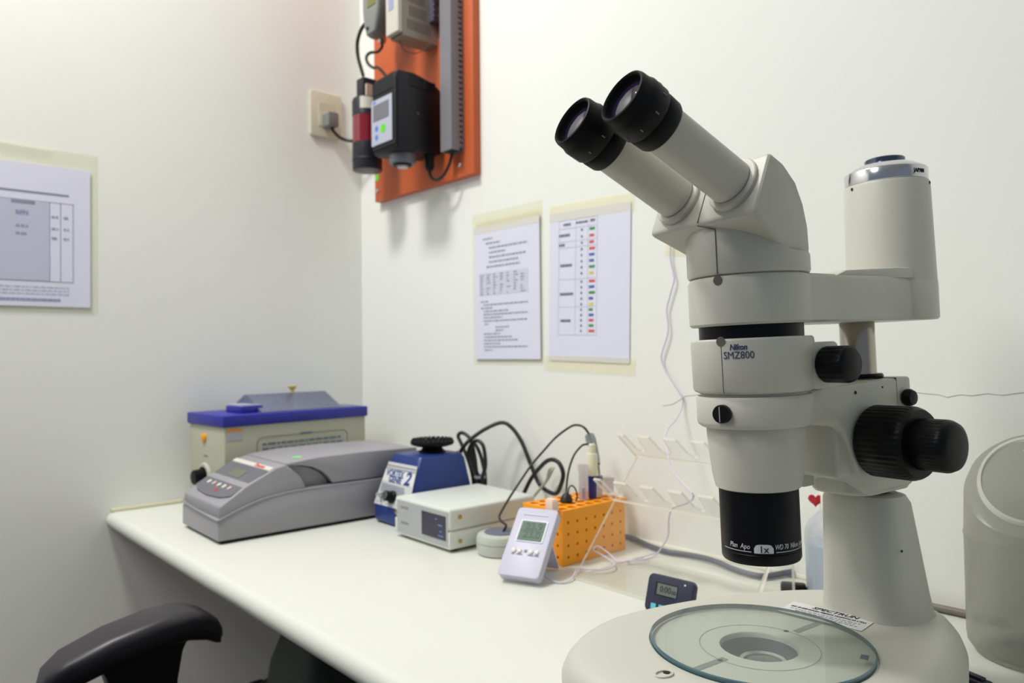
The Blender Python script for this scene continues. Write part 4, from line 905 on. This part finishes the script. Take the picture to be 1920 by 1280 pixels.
# black transmitter with display
tx = thing('gas_transmitter', 'black instrument case with a grey display plate and coloured dots on the orange board', 'instrument', (0.367, YB-0.0006, 1.552))
CB = mat('case_black', (20, 20, 28), 0.45, spec=0.3); CBF = CB
w2 = 0.050; dp = 0.132
pf = [(-0.001, 0.012), (-0.001, 0.150), (-0.030, 0.170), (-0.085, 0.182), (-dp+0.004, 0.180), (-dp, 0.172), (-dp, 0.006), (-dp+0.012, 0.0), (-0.05, 0.006)]
MB().prism(pf, 'x', -w2, w2, 0.003, 2).o('case', CB, tx)
MB().prism([(-w2+0.002, 0.012), (w2-0.002, 0.012), (w2-0.002, 0.164), (w2-0.010, 0.176), (-w2+0.012, 0.172), (-w2+0.004, 0.160)], 'y', -dp-0.004, -dp+0.001, 0.0015, 1).o('front_cover', CBF, tx)
MB().box(-w2+0.004, w2-0.004, -dp-0.0052, -dp-0.004, 0.139, 0.1405).o('cover_seam', CB, tx)
yp = -dp-0.004
dpz = MB().box(-w2+0.001, w2-0.012, yp-0.0025, yp, 0.022, 0.128, 0.001, 1).o('display_plate', mat('plate_grey', (176, 180, 196), 0.4), tx)
MB().box(-w2+0.010, w2-0.024, yp-0.0035, yp-0.002, 0.078, 0.116, 0.0006, 1).o('screen', mat('screen_grey', (112, 112, 120), 0.2), dpz)
for xx, zz, nm, c_, r_ in ((-0.026, 0.060, 'dot_blue', (84, 124, 206), 0.0066), (-0.026, 0.040, 'dot_blue', (84, 124, 206), 0.0062), (0.002, 0.056, 'dot_lime', (92, 210, 30), 0.0105)):
    MB().lathe([(r_, 0.002), (r_, 0.0032)], 18, axM((xx, yp, zz), (0, -1, 0))).o('button', mat(nm, c_, 0.5), dpz)
MB().box(-w2+0.008, -w2+0.022, yp-0.0030, yp-0.0024, 0.120, 0.124).o('plate_logo', mat('dot_blue', (84, 124, 206)), dpz)
ft = MB()
for i in range(2): ft.box(w2-0.0005, w2+0.0012, -0.100+i*0.042, -0.068+i*0.042, 0.150, 0.176-0.006*i, 0.0006, 1)
ft.o('side_recesses', CB, tx)
MB().lathe([(0.004, 0), (0.004, 0.001), (0.001, 0.0014)], 14, axM((w2, -0.075, 0.090), (1, 0, 0))).o('screw', mat('screw_dark', (90, 80, 84), 0.3, 0.8), tx)
sg = MB().lathe([(0.029, -0.020), (0.031, -0.016), (0.031, 0.004)], 36, T((0.004, -0.088, 0.0))).o('sensor_collar', mat('collar_grey', (106, 108, 118), 0.4), tx)
MB().lathe([(0.021, -0.024), (0.021, -0.018)], 28, T((0.004, -0.088, 0.0))).o('sensor_ring', CB, sg)
MB().lathe([(0.012, -0.028), (0.013, -0.022)], 24, T((0.004, -0.088, 0.0))).o('sensor_tip', mat('tip_pale', (206, 206, 210), 0.4), sg)
gl_ = MB().lathe([(0.008, -0.030), (0.011, -0.022), (0.011, -0.004), (0.013, 0.004), (0.013, 0.014)], 16, T((0.030, -0.030, 0.0))).o('cable_gland', CB, tx)
MB().tube([(0.030, -0.030, -0.028), (0.034, -0.030, -0.044), (0.052, -0.028, -0.056), (0.074, -0.024, -0.050), (0.090, -0.019, -0.028), (0.097, -0.016, -0.006), (0.098, -0.016, 0.0)], 0.0036, 8, 5).o('lead', BC, tx)
# red and black beacon cylinder
bn = thing('signal_beacon', 'black and dark red cylindrical beacon hanging in front of the orange board', 'beacon', (0.205, YB-0.0006, 1.548))
cy = T((0.0, -0.082, 0))
BK = mat('beacon_black', (30, 30, 42), 0.4)
MB().lathe([(0.026, 0.0), (0.0355, 0.001), (0.0365, 0.004), (0.0365, 0.068)], 36, cy).o('lower_body', BK, bn)
MB().lathe([(0.0368, 0.022), (0.0372, 0.024), (0.0372, 0.028), (0.0368, 0.030)], 36, cy, cap=False).o('band', mat('beacon_band', (16, 16, 22), 0.5), bn)
MB().lathe([(0.0358, 0.067), (0.0358, 0.136)], 36, cy).o('red_lens', mat('beacon_red', (128, 22, 40), 0.12, coat=0.8), bn)
up_ = MB().lathe([(0.0365, 0.135), (0.0365, 0.172), (0.034, 0.179), (0.020, 0.181)], 36, cy).o('upper_body', BK, bn)
lbm = MB()
for i in range(6):
    a0, a1 = math.radians(-58+i*13), math.radians(-58+(i+1)*13); r_ = 0.0370
    f = lambda a, z: (r_*math.cos(a), -0.082+r_*math.sin(a), z)
    lbm.quad(f(a0, 0.148), f(a1, 0.148), f(a1, 0.176), f(a0, 0.176))
lbm.o('paper_label', mat('label_paper', (206, 202, 192), 0.6), bn)
MB().box(-0.022, 0.012, -0.100, -0.060, 0.178, 0.232, 0.004, 2).o('neck', BK, bn)
MB().box(-0.010, 0.010, -0.070, 0.0, 0.200, 0.226, 0.002, 1).o('bracket', BK, bn)
MB().box(0.012, 0.018, -0.094, -0.076, 0.182, 0.214, 0.001, 1).o('pale_tag', mat('tag_pink', (206, 186, 170), 0.6), bn)
# grey vented power supply
pv = thing('din_power_supply', 'beige grey vented power supply with slotted side on the orange board', 'power supply', (0.368, YB-0.0006, 1.826))
VG = mat('psu_grey', (158, 152, 142), 0.5); VP = mat('psu_pale', (196, 192, 180), 0.5)
cs_ = MB()
cs_.box(-0.024, -0.022, -0.100, 0.0, 0.0, 0.155); cs_.box(-0.022, 0.0245, -0.100, 0.0, 0.0, 0.002); cs_.box(-0.022, 0.0245, -0.100, 0.0, 0.153, 0.155); cs_.box(-0.022, 0.0245, -0.002, 0.0, 0.002, 0.153)
cs_.o('case', VG, pv)
MB().box(-0.024, 0.027, -0.114, -0.100, 0.004, 0.158, 0.002, 1).o('front_plate', VP, pv)
MB().box(-0.010, 0.010, -0.1148, -0.1138, 0.06, 0.12).o('front_print', mat('print_lilac', (150, 152, 190), 0.6), pv)
vs_ = MB(); zc = 0.0
for r_ in range(4):
    z0_, z1_ = 0.016+r_*0.032, 0.040+r_*0.032
    vs_.box(0.0245, 0.026, -0.100, 0.0, zc, z0_); yc = -0.100
    for i in range(12 if r_ == 0 else 9):
        ys = -0.086+i*0.0058+(0.006 if r_ % 2 else 0)
        vs_.box(0.0245, 0.026, yc, ys-0.0013, z0_, z1_); yc = ys+0.0013
    vs_.box(0.0245, 0.026, yc, 0.0, z0_, z1_); zc = z1_
vs_.box(0.0245, 0.026, -0.100, 0.0, zc, 0.155); vs_.o('vented_side', VG, pv)
MB().box(0.026, 0.048, -0.028, -0.004, 0.045, 0.100, 0.002, 1).o('terminal_block', mat('terminal_slate', (86, 80, 98), 0.5), pv)
for i in range(4): MB().box(0.046, 0.0486, -0.028, -0.0285+0.001, 0.049+i*0.013, 0.056+i*0.013).o('terminal', mat('terminal_dark', (52, 48, 62), 0.5), pv)
MB().tube([(0.048, -0.016, 0.086), (0.060, -0.020, 0.098), (0.075, -0.020, 0.096), (0.084, -0.018, 0.09)], 0.0035, 7, 4).o('wire', mat('wire_black', (34, 38, 26), 0.5), pv)
MB().tube([(0.048, -0.016, 0.060), (0.064, -0.020, 0.048), (0.084, -0.018, 0.052)], 0.0030, 7, 4).o('wire', MATS['wire_black'], pv)
MB().tube([(-0.010, -0.085, 0.0), (-0.004, -0.075, -0.022), (0.020, -0.055, -0.030), (0.050, -0.030, -0.004), (0.070, -0.018, 0.010), (0.084, -0.012, 0.012)], 0.0011, 6, 5).o('thin_wire', mat('wire_thin', (84, 52, 40), 0.5), pv)
# small grey handset hanging at the top with its cord
hs = thing('sensor_handset', 'rounded grey sensor handset at the top left of the orange board with a black cord', 'sensor', (0.275, YB-0.0006, 1.862))
HG = mat('handset_grey', (132, 134, 132), 0.5)
def hring(z, hx_, hy_, cx=0): return [(cx+x, -0.092+y, z) for x, y in rrect(hx_, hy_, 0.010, 4)]
MB().loft([hring(0.0, 0.012, 0.012, -0.012), hring(0.006, 0.022, 0.018, -0.008), hring(0.030, 0.032, 0.022, -0.002), hring(0.060, 0.036, 0.024, 0.0), hring(0.150, 0.036, 0.024, 0.0)]).o('case', HG, hs)
MB().box(-0.008, 0.028, -0.1175, -0.115, 0.062, 0.082, 0.001, 1).o('screen', mat('handset_lcd', (112, 116, 58), 0.4), hs)
MB().lathe([(0.005, 0), (0.004, 0.002)], 14, axM((-0.014, -0.1125, 0.018), (0, -1, 0.3))).o('jack', GAP, hs)
MB().box(-0.012, 0.012, -0.07, 0.0, 0.08, 0.13, 0.002, 1).o('bracket', HG, hs)
q0 = Vector(hs.location)
hc = [(684, 45, -0.112), (676, 58, -0.112), (670, 80, -0.110), (671, 105, -0.106), (677, 128, -0.102), (681, 142, -0.100)]
MB().tube([ony(x, y, d)-q0 for x, y, d in hc], 0.0046, 8, 5).o('cord', mat('cord_olive', (30, 30, 22), 0.5), hs)
# connector with its lead running to the black case
cn = thing('cable_connector', 'small grey connector with a bright metal nut and black lead below the handset', 'connector', tuple(ony(716, 62, -0.075)))
q1 = Vector(cn.location)
MB().lathe([(0.013, 0.004), (0.0145, 0.010), (0.0145, 0.034), (0.012, 0.040)], 20).o('body', mat('connector_slate', (104, 106, 124), 0.45), cn)
MB().lathe([(0.0075, -0.026), (0.0105, -0.022), (0.0105, -0.012), (0.0090, -0.010), (0.0105, -0.008), (0.0105, 0.002), (0.009, 0.005)], 16).o('nut', CHROME, cn)
MB().tube([(0, 0, -0.024)]+[ony(x, y, d)-q1 for x, y, d in [(716, 88, -0.075), (708, 97, -0.08), (694, 99, -0.085), (687, 107, -0.09), (690, 119, -0.095), (700, 127, -0.10), (712, 129, -0.105)]]+[Vector((0.330, -0.100, 1.722))-q1], 0.0038, 8, 5).o('lead', MATS['cord_olive'], cn)
MB().box(-0.008, 0.008, 0.0, 0.055, 0.010, 0.03).o('bracket', mat('connector_slate', (104, 106, 124)), cn)

# ================================================================== wall socket, plug
ol = thing('wall_socket', 'cream wall socket plate with rounded corners on the wall beside the orange board', 'socket', (0.0, -0.110, 1.735))
OC = mat('socket_cream', (212, 206, 184), 0.4)
MB().prism(rrect(0.046, 0.060, 0.007, 5), 'x', 0.0005, 0.009, 0.0025, 2).o('plate', OC, ol)
MB().prism(rrect(0.024, 0.033, 0.003, 3, 0.0, 0.0), 'x', 0.009, 0.0105, 0.0005, 1).o('insert', OC, ol)
MB().prism(rrect(0.021, 0.018, 0.008, 4, 0.0, -0.012), 'x', 0.0105, 0.0115, 0.0004, 1).o('socket_face', OC, ol)
pgx = thing('mains_plug', 'grey mains plug pushed into the cream wall socket with a black lead', 'plug', (0.0116, -0.108, 1.716))
MB().prism(rrect(0.015, 0.019, 0.005, 4), 'x', 0.0, 0.034, 0.004, 3).o('body', mat('plug_grey', (122, 124, 124), 0.5), pgx)
q2 = Vector(pgx.location)
MB().tube([Vector((0.020, 0, -0.016)), Vector((0.026, 0.004, -0.030)), Vector((0.034, 0.020, -0.046)), Vector((0.050, 0.040, -0.054)), Vector((0.085, 0.050, -0.056)), Vector((0.13, 0.045, -0.052))], 0.0042, 8, 5).o('lead', BC, pgx)

# ================================================================== papers on the walls
def words(m, x0, x1, z, h, rnd, gap=0.0022, lo=0.003, hi=0.011, dens=1.0):
    x = x0
    while x < x1-0.001:
        l = min(rnd.uniform(lo, hi), x1-x)
        if rnd.random() < dens: m.quad((x, 0, z-h/2), (x+l, 0, z-h/2), (x+l, 0, z+h/2), (x, 0, z+h/2))
        x += l+gap
rnd = random.Random(3)
# sheet A: text with a table, in a plastic sleeve
pa_ = thing('notice_sheet', 'printed notice with a grey table in a yellowed plastic sleeve on the wall', 'paper', (0.612, -0.0008, 1.079), 0)
MB().box(-0.118, 0.112, -0.0007, 0.0, -0.012, 0.330).o('sleeve', SLEEVE, pa_, 0)
MB().box(-0.106, 0.106, -0.0045, -0.0015, 0.0, 0.297).o('sheet', PAPER, pa_, 0)
MB().box(-0.106, 0.110, -0.0062, -0.0052, 0.283, 0.315, 0.0002, 1).o('tape', TAPE, pa_, 0)
TG = mat('text_grey', (150, 152, 166), 0.8); TGL = mat('table_grey', (206, 208, 224), 0.8)
m1 = MB()
for i, (a, b_) in enumerate(((-0.075, -0.042), (-0.066, -0.018), (-0.055, 0.070), (-0.055, 0.000), (-0.055, 0.068), (-0.055, 0.042), (-0.064, 0.048))):
    words(m1, a, b_, 0.268-i*0.0105, 0.0042, rnd)
for i, (a, b_) in enumerate(((-0.085, -0.060), (-0.075, 0.070), (-0.085, -0.045), (-0.075, 0.008), (-0.075, 0.070), (-0.075, -0.010), (-0.075, 0.070), (-0.072, -0.060), (-0.035, 0.010), (-0.035, -0.008), (-0.075, -0.020), (-0.075, 0.018), (-0.075, 0.040), (-0.075, -0.020), (-0.075, 0.068), (-0.072, -0.045))):
    words(m1, a, b_, 0.128-i*0.0072, 0.0036, rnd)
m1.o('text_lines', TG, pa_, 0, T((0, -0.0048, 0)))['kind'] = 'stuff'
MB().box(-0.090, 0.072, -0.0049, -0.0046, 0.142, 0.192).o('table', TGL, pa_, 0)
m2 = MB()
for r_ in range(8):
    for c_ in range(7):
        if rnd.random() < 0.85: words(m2, -0.086+c_*0.0225, -0.086+c_*0.0225+rnd.uniform(0.006, 0.014), 0.187-r_*0.0060, 0.0034, rnd)
m2.o('table_print', TG, pa_, 0, T((0, -0.0051, 0)))
# sheet B: colour table
pb = thing('colour_chart_sheet', 'printed sheet with a column of coloured words taped to the wall beside the acrylic stand', 'paper', (0.844, -0.0008, 1.074), 0)
Mtilt = R(1.6, 'Y')
MB().box(-0.105, 0.105, -0.0015, -0.0005, 0.0, 0.297, M=Mtilt).o('sheet', PAPER, pb, 0)
MB().box(-0.107, 0.112, -0.0024, -0.0018, 0.280, 0.315, M=Mtilt).o('tape', TAPE, pb, 0)
MB().box(-0.116, 0.118, -0.0024, -0.0018, -0.020, 0.010, M=Mtilt).o('tape', TAPE, pb, 0)
tx0, tx1 = -0.078, 0.024; ztop, zbot = 0.280, 0.070
zs = [0.280, 0.263, 0.237, 0.225, 0.162, 0.107, 0.052]
gl2 = MB()
for z in zs: gl2.box(tx0, tx1, -0.0019, -0.0016, z-0.0003, z+0.0003, M=Mtilt)
for x in (tx0, tx0+0.046, tx0+0.078, tx1): gl2.box(x-0.0003, x+0.0003, -0.0019, -0.0016, zs[-1], zs[0], M=Mtilt)
gl2.o('table_lines', mat('line_grey', (186, 186, 200), 0.8), pb, 0)
m3 = MB()
words(m3, -0.066, -0.046, 0.271, 0.005, rnd, 0.001); words(m3, -0.032, 0.0, 0.272, 0.004, rnd, 0.001); words(m3, 0.006, 0.018, 0.273, 0.005, rnd, .001)
for z, a, b_ in ((0.250, -0.078, -0.048), (0.231, -0.078, -0.062), (0.190, -0.074, -0.042), (0.133, -0.074, -0.038), (0.080, -0.072, -0.044)): words(m3, a, b_, z, 0.0052, rnd, 0.0008)
rows = [0.257, 0.244, 0.2315]+[0.219-i*0.01175 for i in range(5)]+[0.156-i*0.0111 for i in range(5)]+[0.101-i*0.0103 for i in range(5)]
for z in rows: words(m3, -0.018, -0.0135, z, 0.0046, rnd, 0.001)
m3.o('table_text', mat('text_dark', (120, 122, 134), 0.8), pb, 0, Mtilt @ T((0, -0.0020, 0)))['kind'] = 'stuff'
cols = 'G R R R B B G Y R B G B Y G B R G R'.split()
cm = {'G': ('word_green', (62, 150, 92)), 'R': ('word_red', (224, 84, 88)), 'B': ('word_blue', (74, 104, 180)), 'Y': ('word_yellow', (232, 208, 80))}
for z, c_ in zip(rows, cols):
    mm = MB(); words(mm, 0.004, 0.004+rnd.uniform(0.011, 0.017), z, 0.0052, rnd, 0.0007, 0.003, 0.006); mm.o('coloured_word', mat(cm[c_][0], cm[c_][1], 0.8), pb, 0, Mtilt @ T((0, -0.0020, 0)))
# sheet C: form on the left wall in a sleeve
pc_ = thing('form_sheet', 'printed form with ruled columns in a plastic sleeve on the wall by the chair', 'paper', (0.0008, -0.782, 1.200), 0)
MC = R(90, 'Z')
MB().box(-0.118, 0.122, -0.0008, 0.0, -0.012, 0.335, M=MC).o('sleeve', SLEEVE, pc_, 0)
MB().box(-0.105, 0.107, -0.0030, -0.0012, 0.0, 0.297, M=MC).o('sheet', PAPER, pc_, 0)
MB().tube([MC @ Vector(p) for p in ((-0.115, -0.003, 0.343), (-0.04, -0.004, 0.336), (0.02, -0.004, 0.333), (0.03, -0.003, 0.333))], 0.0022, 6, 4).o('sleeve_fold', SLEEVE, pc_)
fm_ = MB()
fm_.box(-0.09, 0.066, -0.0035, -0.0031, 0.236, 0.240, M=MC)
fm_.box(-0.105, 0.075, -0.0034, -0.0031, 0.220, 0.2208, M=MC); fm_.box(-0.105, 0.075, -0.0034, -0.0031, 0.052, 0.0532, M=MC)
for x in (0.030, 0.050, 0.0735): fm_.box(x, x+0.0012, -0.0034, -0.0031, 0.052, 0.2208, M=MC)
fm_.box(-0.038, 0.004, -0.0035, -0.0032, 0.212, 0.219, M=MC)
fm_.o('form_lines', mat('form_grey', (140, 142, 160), 0.8), pc_, 0)
MB().box(-0.105, 0.029, -0.0033, -0.0031, 0.054, 0.2195, M=MC).o('form_field', mat('form_field', (192, 194, 214), 0.8), pc_, 0)
f2 = MB()
for z in (0.196, 0.166, 0.150, 0.192): words(f2, -0.03, -0.008, z, 0.005, rnd)
for z in (0.190, 0.165, 0.145):
    words(f2, 0.034, 0.046, z, 0.004, rnd); words(f2, 0.056, 0.066, z, 0.004, rnd)
for z in (0.040, 0.033, 0.026): words(f2, -0.10, 0.066, z, 0.0016, rnd)
words(f2, -0.10, 0.05, 0.014, 0.005, rnd, 0.0008)
f2.o('form_print', mat('form_ink', (150, 154, 190), 0.8), pc_, 0, MC @ T((0, -0.0037, 0)))

# ================================================================== office chair
ch = thing('office_chair', 'black office chair with T shaped padded armrests in front of the workbench', 'chair', (0.912, -0.745, -0.0), math.radians(0))
PU = mat('chair_pad', (40, 37, 44), 0.4); CK = mat('chair_black', (12, 12, 16), 0.5)
for sgn in (1, -1):
    rings = []
    spine = [(y_, z_-0.010, a_, b_) for y_, z_, a_, b_ in ((-0.135, 0.655, 0.010, 0.008), (-0.128, 0.664, 0.026, 0.014), (-0.105, 0.676, 0.037, 0.018), (-0.05, 0.693, 0.042, 0.019), (0.01, 0.704, 0.042, 0.019), (0.055, 0.705, 0.040, 0.019), (0.082, 0.696, 0.034, 0.017), (0.100, 0.684, 0.026, 0.015), (0.110, 0.674, 0.012, 0.009))]
    for y, z, a, b_ in spine: rings.append([(sgn*0.27+x, y, z+zz) for x, zz in rrect(a, b_, b_*0.75, 5)])
    MB().loft(rings).o('arm_pad', PU, ch, 60)
    rings = []
    for y, z, a, b_ in spine: rings.append([(sgn*0.27+x*0.98, y*0.98, z-0.010+zz*0.8) for x, zz in rrect(a, b_, b_*0.75, 5)])
    MB().loft(rings).o('arm_shell', CK, ch, 60)
    sup = [(-0.074, 0.672), (0.070, 0.690), (0.050, 0.655), (0.042, 0.61), (0.040, 0.45), (-0.046, 0.45), (-0.046, 0.61), (-0.056, 0.645)]
    MB().prism(sup, 'x', sgn*0.27-0.018, sgn*0.27+0.018, 0.004, 2).o('arm_support', CK, ch)
    MB().box(min(sgn*0.10, sgn*0.288), max(sgn*0.10, sgn*0.288), -0.046, 0.040, 0.435, 0.455, 0.004, 2).o('arm_bracket', CK, ch)
MB().box(-0.235, 0.235, -0.20, 0.235, 0.455, 0.520, 0.03, 4).o('seat', mat('seat_fabric', (26, 25, 32), 0.85, bump=0.3, bscale=900), ch)
bk = []
for z, hw_, y in ((0.52, 0.15, -0.215), (0.56, 0.195, -0.22), (0.62, 0.222, -0.228), (0.70, 0.226, -0.250), (0.80, 0.22, -0.275), (0.88, 0.19, -0.295), (0.93, 0.14, -0.306), (0.95, 0.08, -0.31)):
    bk.append([(x, y+yy-0.035*(1-(x/0.24)**2)+0.035, z) for x, yy in rrect(hw_, 0.022, 0.020, 5)])
MB().loft(bk).o('backrest', mat('seat_fabric', (26, 25, 32)), ch, 60)
MB().box(-0.03, 0.03, -0.235, -0.20, 0.42, 0.60, 0.006, 2).o('back_bar', CK, ch)
MB().box(-0.05, 0.05, -0.21, 0.10, 0.415, 0.445, 0.006, 2).o('mechanism', CK, ch)
MB().lathe([(0.028, 0.10), (0.028, 0.28), (0.018, 0.285), (0.018, 0.42)], 20).o('gas_lift', CK, ch)
for i in range(5):
    a = 2*math.pi*i/5+0.3; d = Vector((math.cos(a), math.sin(a), 0))
    MB().loft([[(Vector((0, 0, z0))+d*r_+Vector((-d.y, d.x, 0))*x+Vector((0, 0, zz))) for x, zz in rrect(w_, h_, 0.008, 3)] for r_, w_, h_, z0 in ((0.02, 0.026, 0.022, 0.11), (0.15, 0.022, 0.016, 0.095), (0.29, 0.016, 0.012, 0.075))]).o('star_leg', CK, ch)
    MB().lathe([(0.024, -0.012), (0.026, 0), (0.024, 0.012)], 18, axM(d*0.285+Vector((0, 0, 0.027)), Vector((-d.y, d.x, 0)))).o('caster', CK, ch)

# ================================================================== waste bin under the bench
bi = thing('waste_bin', 'dark green lidded bin with a black rim and pale bag under the workbench', 'bin', (0.455, -0.345, 0))
MB().loft([[(x, y, z) for x, y in rrect(a, b_, 0.05, 5)] for z, a, b_ in ((0.0, 0.085, 0.075), (0.01, 0.09, 0.08), (0.40, 0.112, 0.10))]).o('body', mat('bin_pale', (150, 148, 140), 0.6), bi)
MB().loft([[(x, y, z) for x, y in rrect(a, b_, 0.05, 5)] for z, a, b_ in ((0.395, 0.118, 0.105), (0.40, 0.128, 0.115), (0.425, 0.130, 0.117), (0.432, 0.122, 0.11))]).o('rim', CK, bi)
MB().loft([[(x, y, z) for x, y in rrect(a, b_, 0.05, 5)] for z, a, b_ in ((0.430, 0.115, 0.103), (0.48, 0.108, 0.096), (0.53, 0.092, 0.082), (0.555, 0.07, 0.06), (0.562, 0.05, 0.045))]).o('lid', mat('bin_green', (30, 40, 38), 0.5), bi)
MB().prism([(-0.118, 0.43), (-0.138, 0.425), (-0.134, 0.37), (-0.122, 0.335), (-0.114, 0.38)], 'y', -0.115, -0.085, 0.004, 2).o('clip', CK, bi)
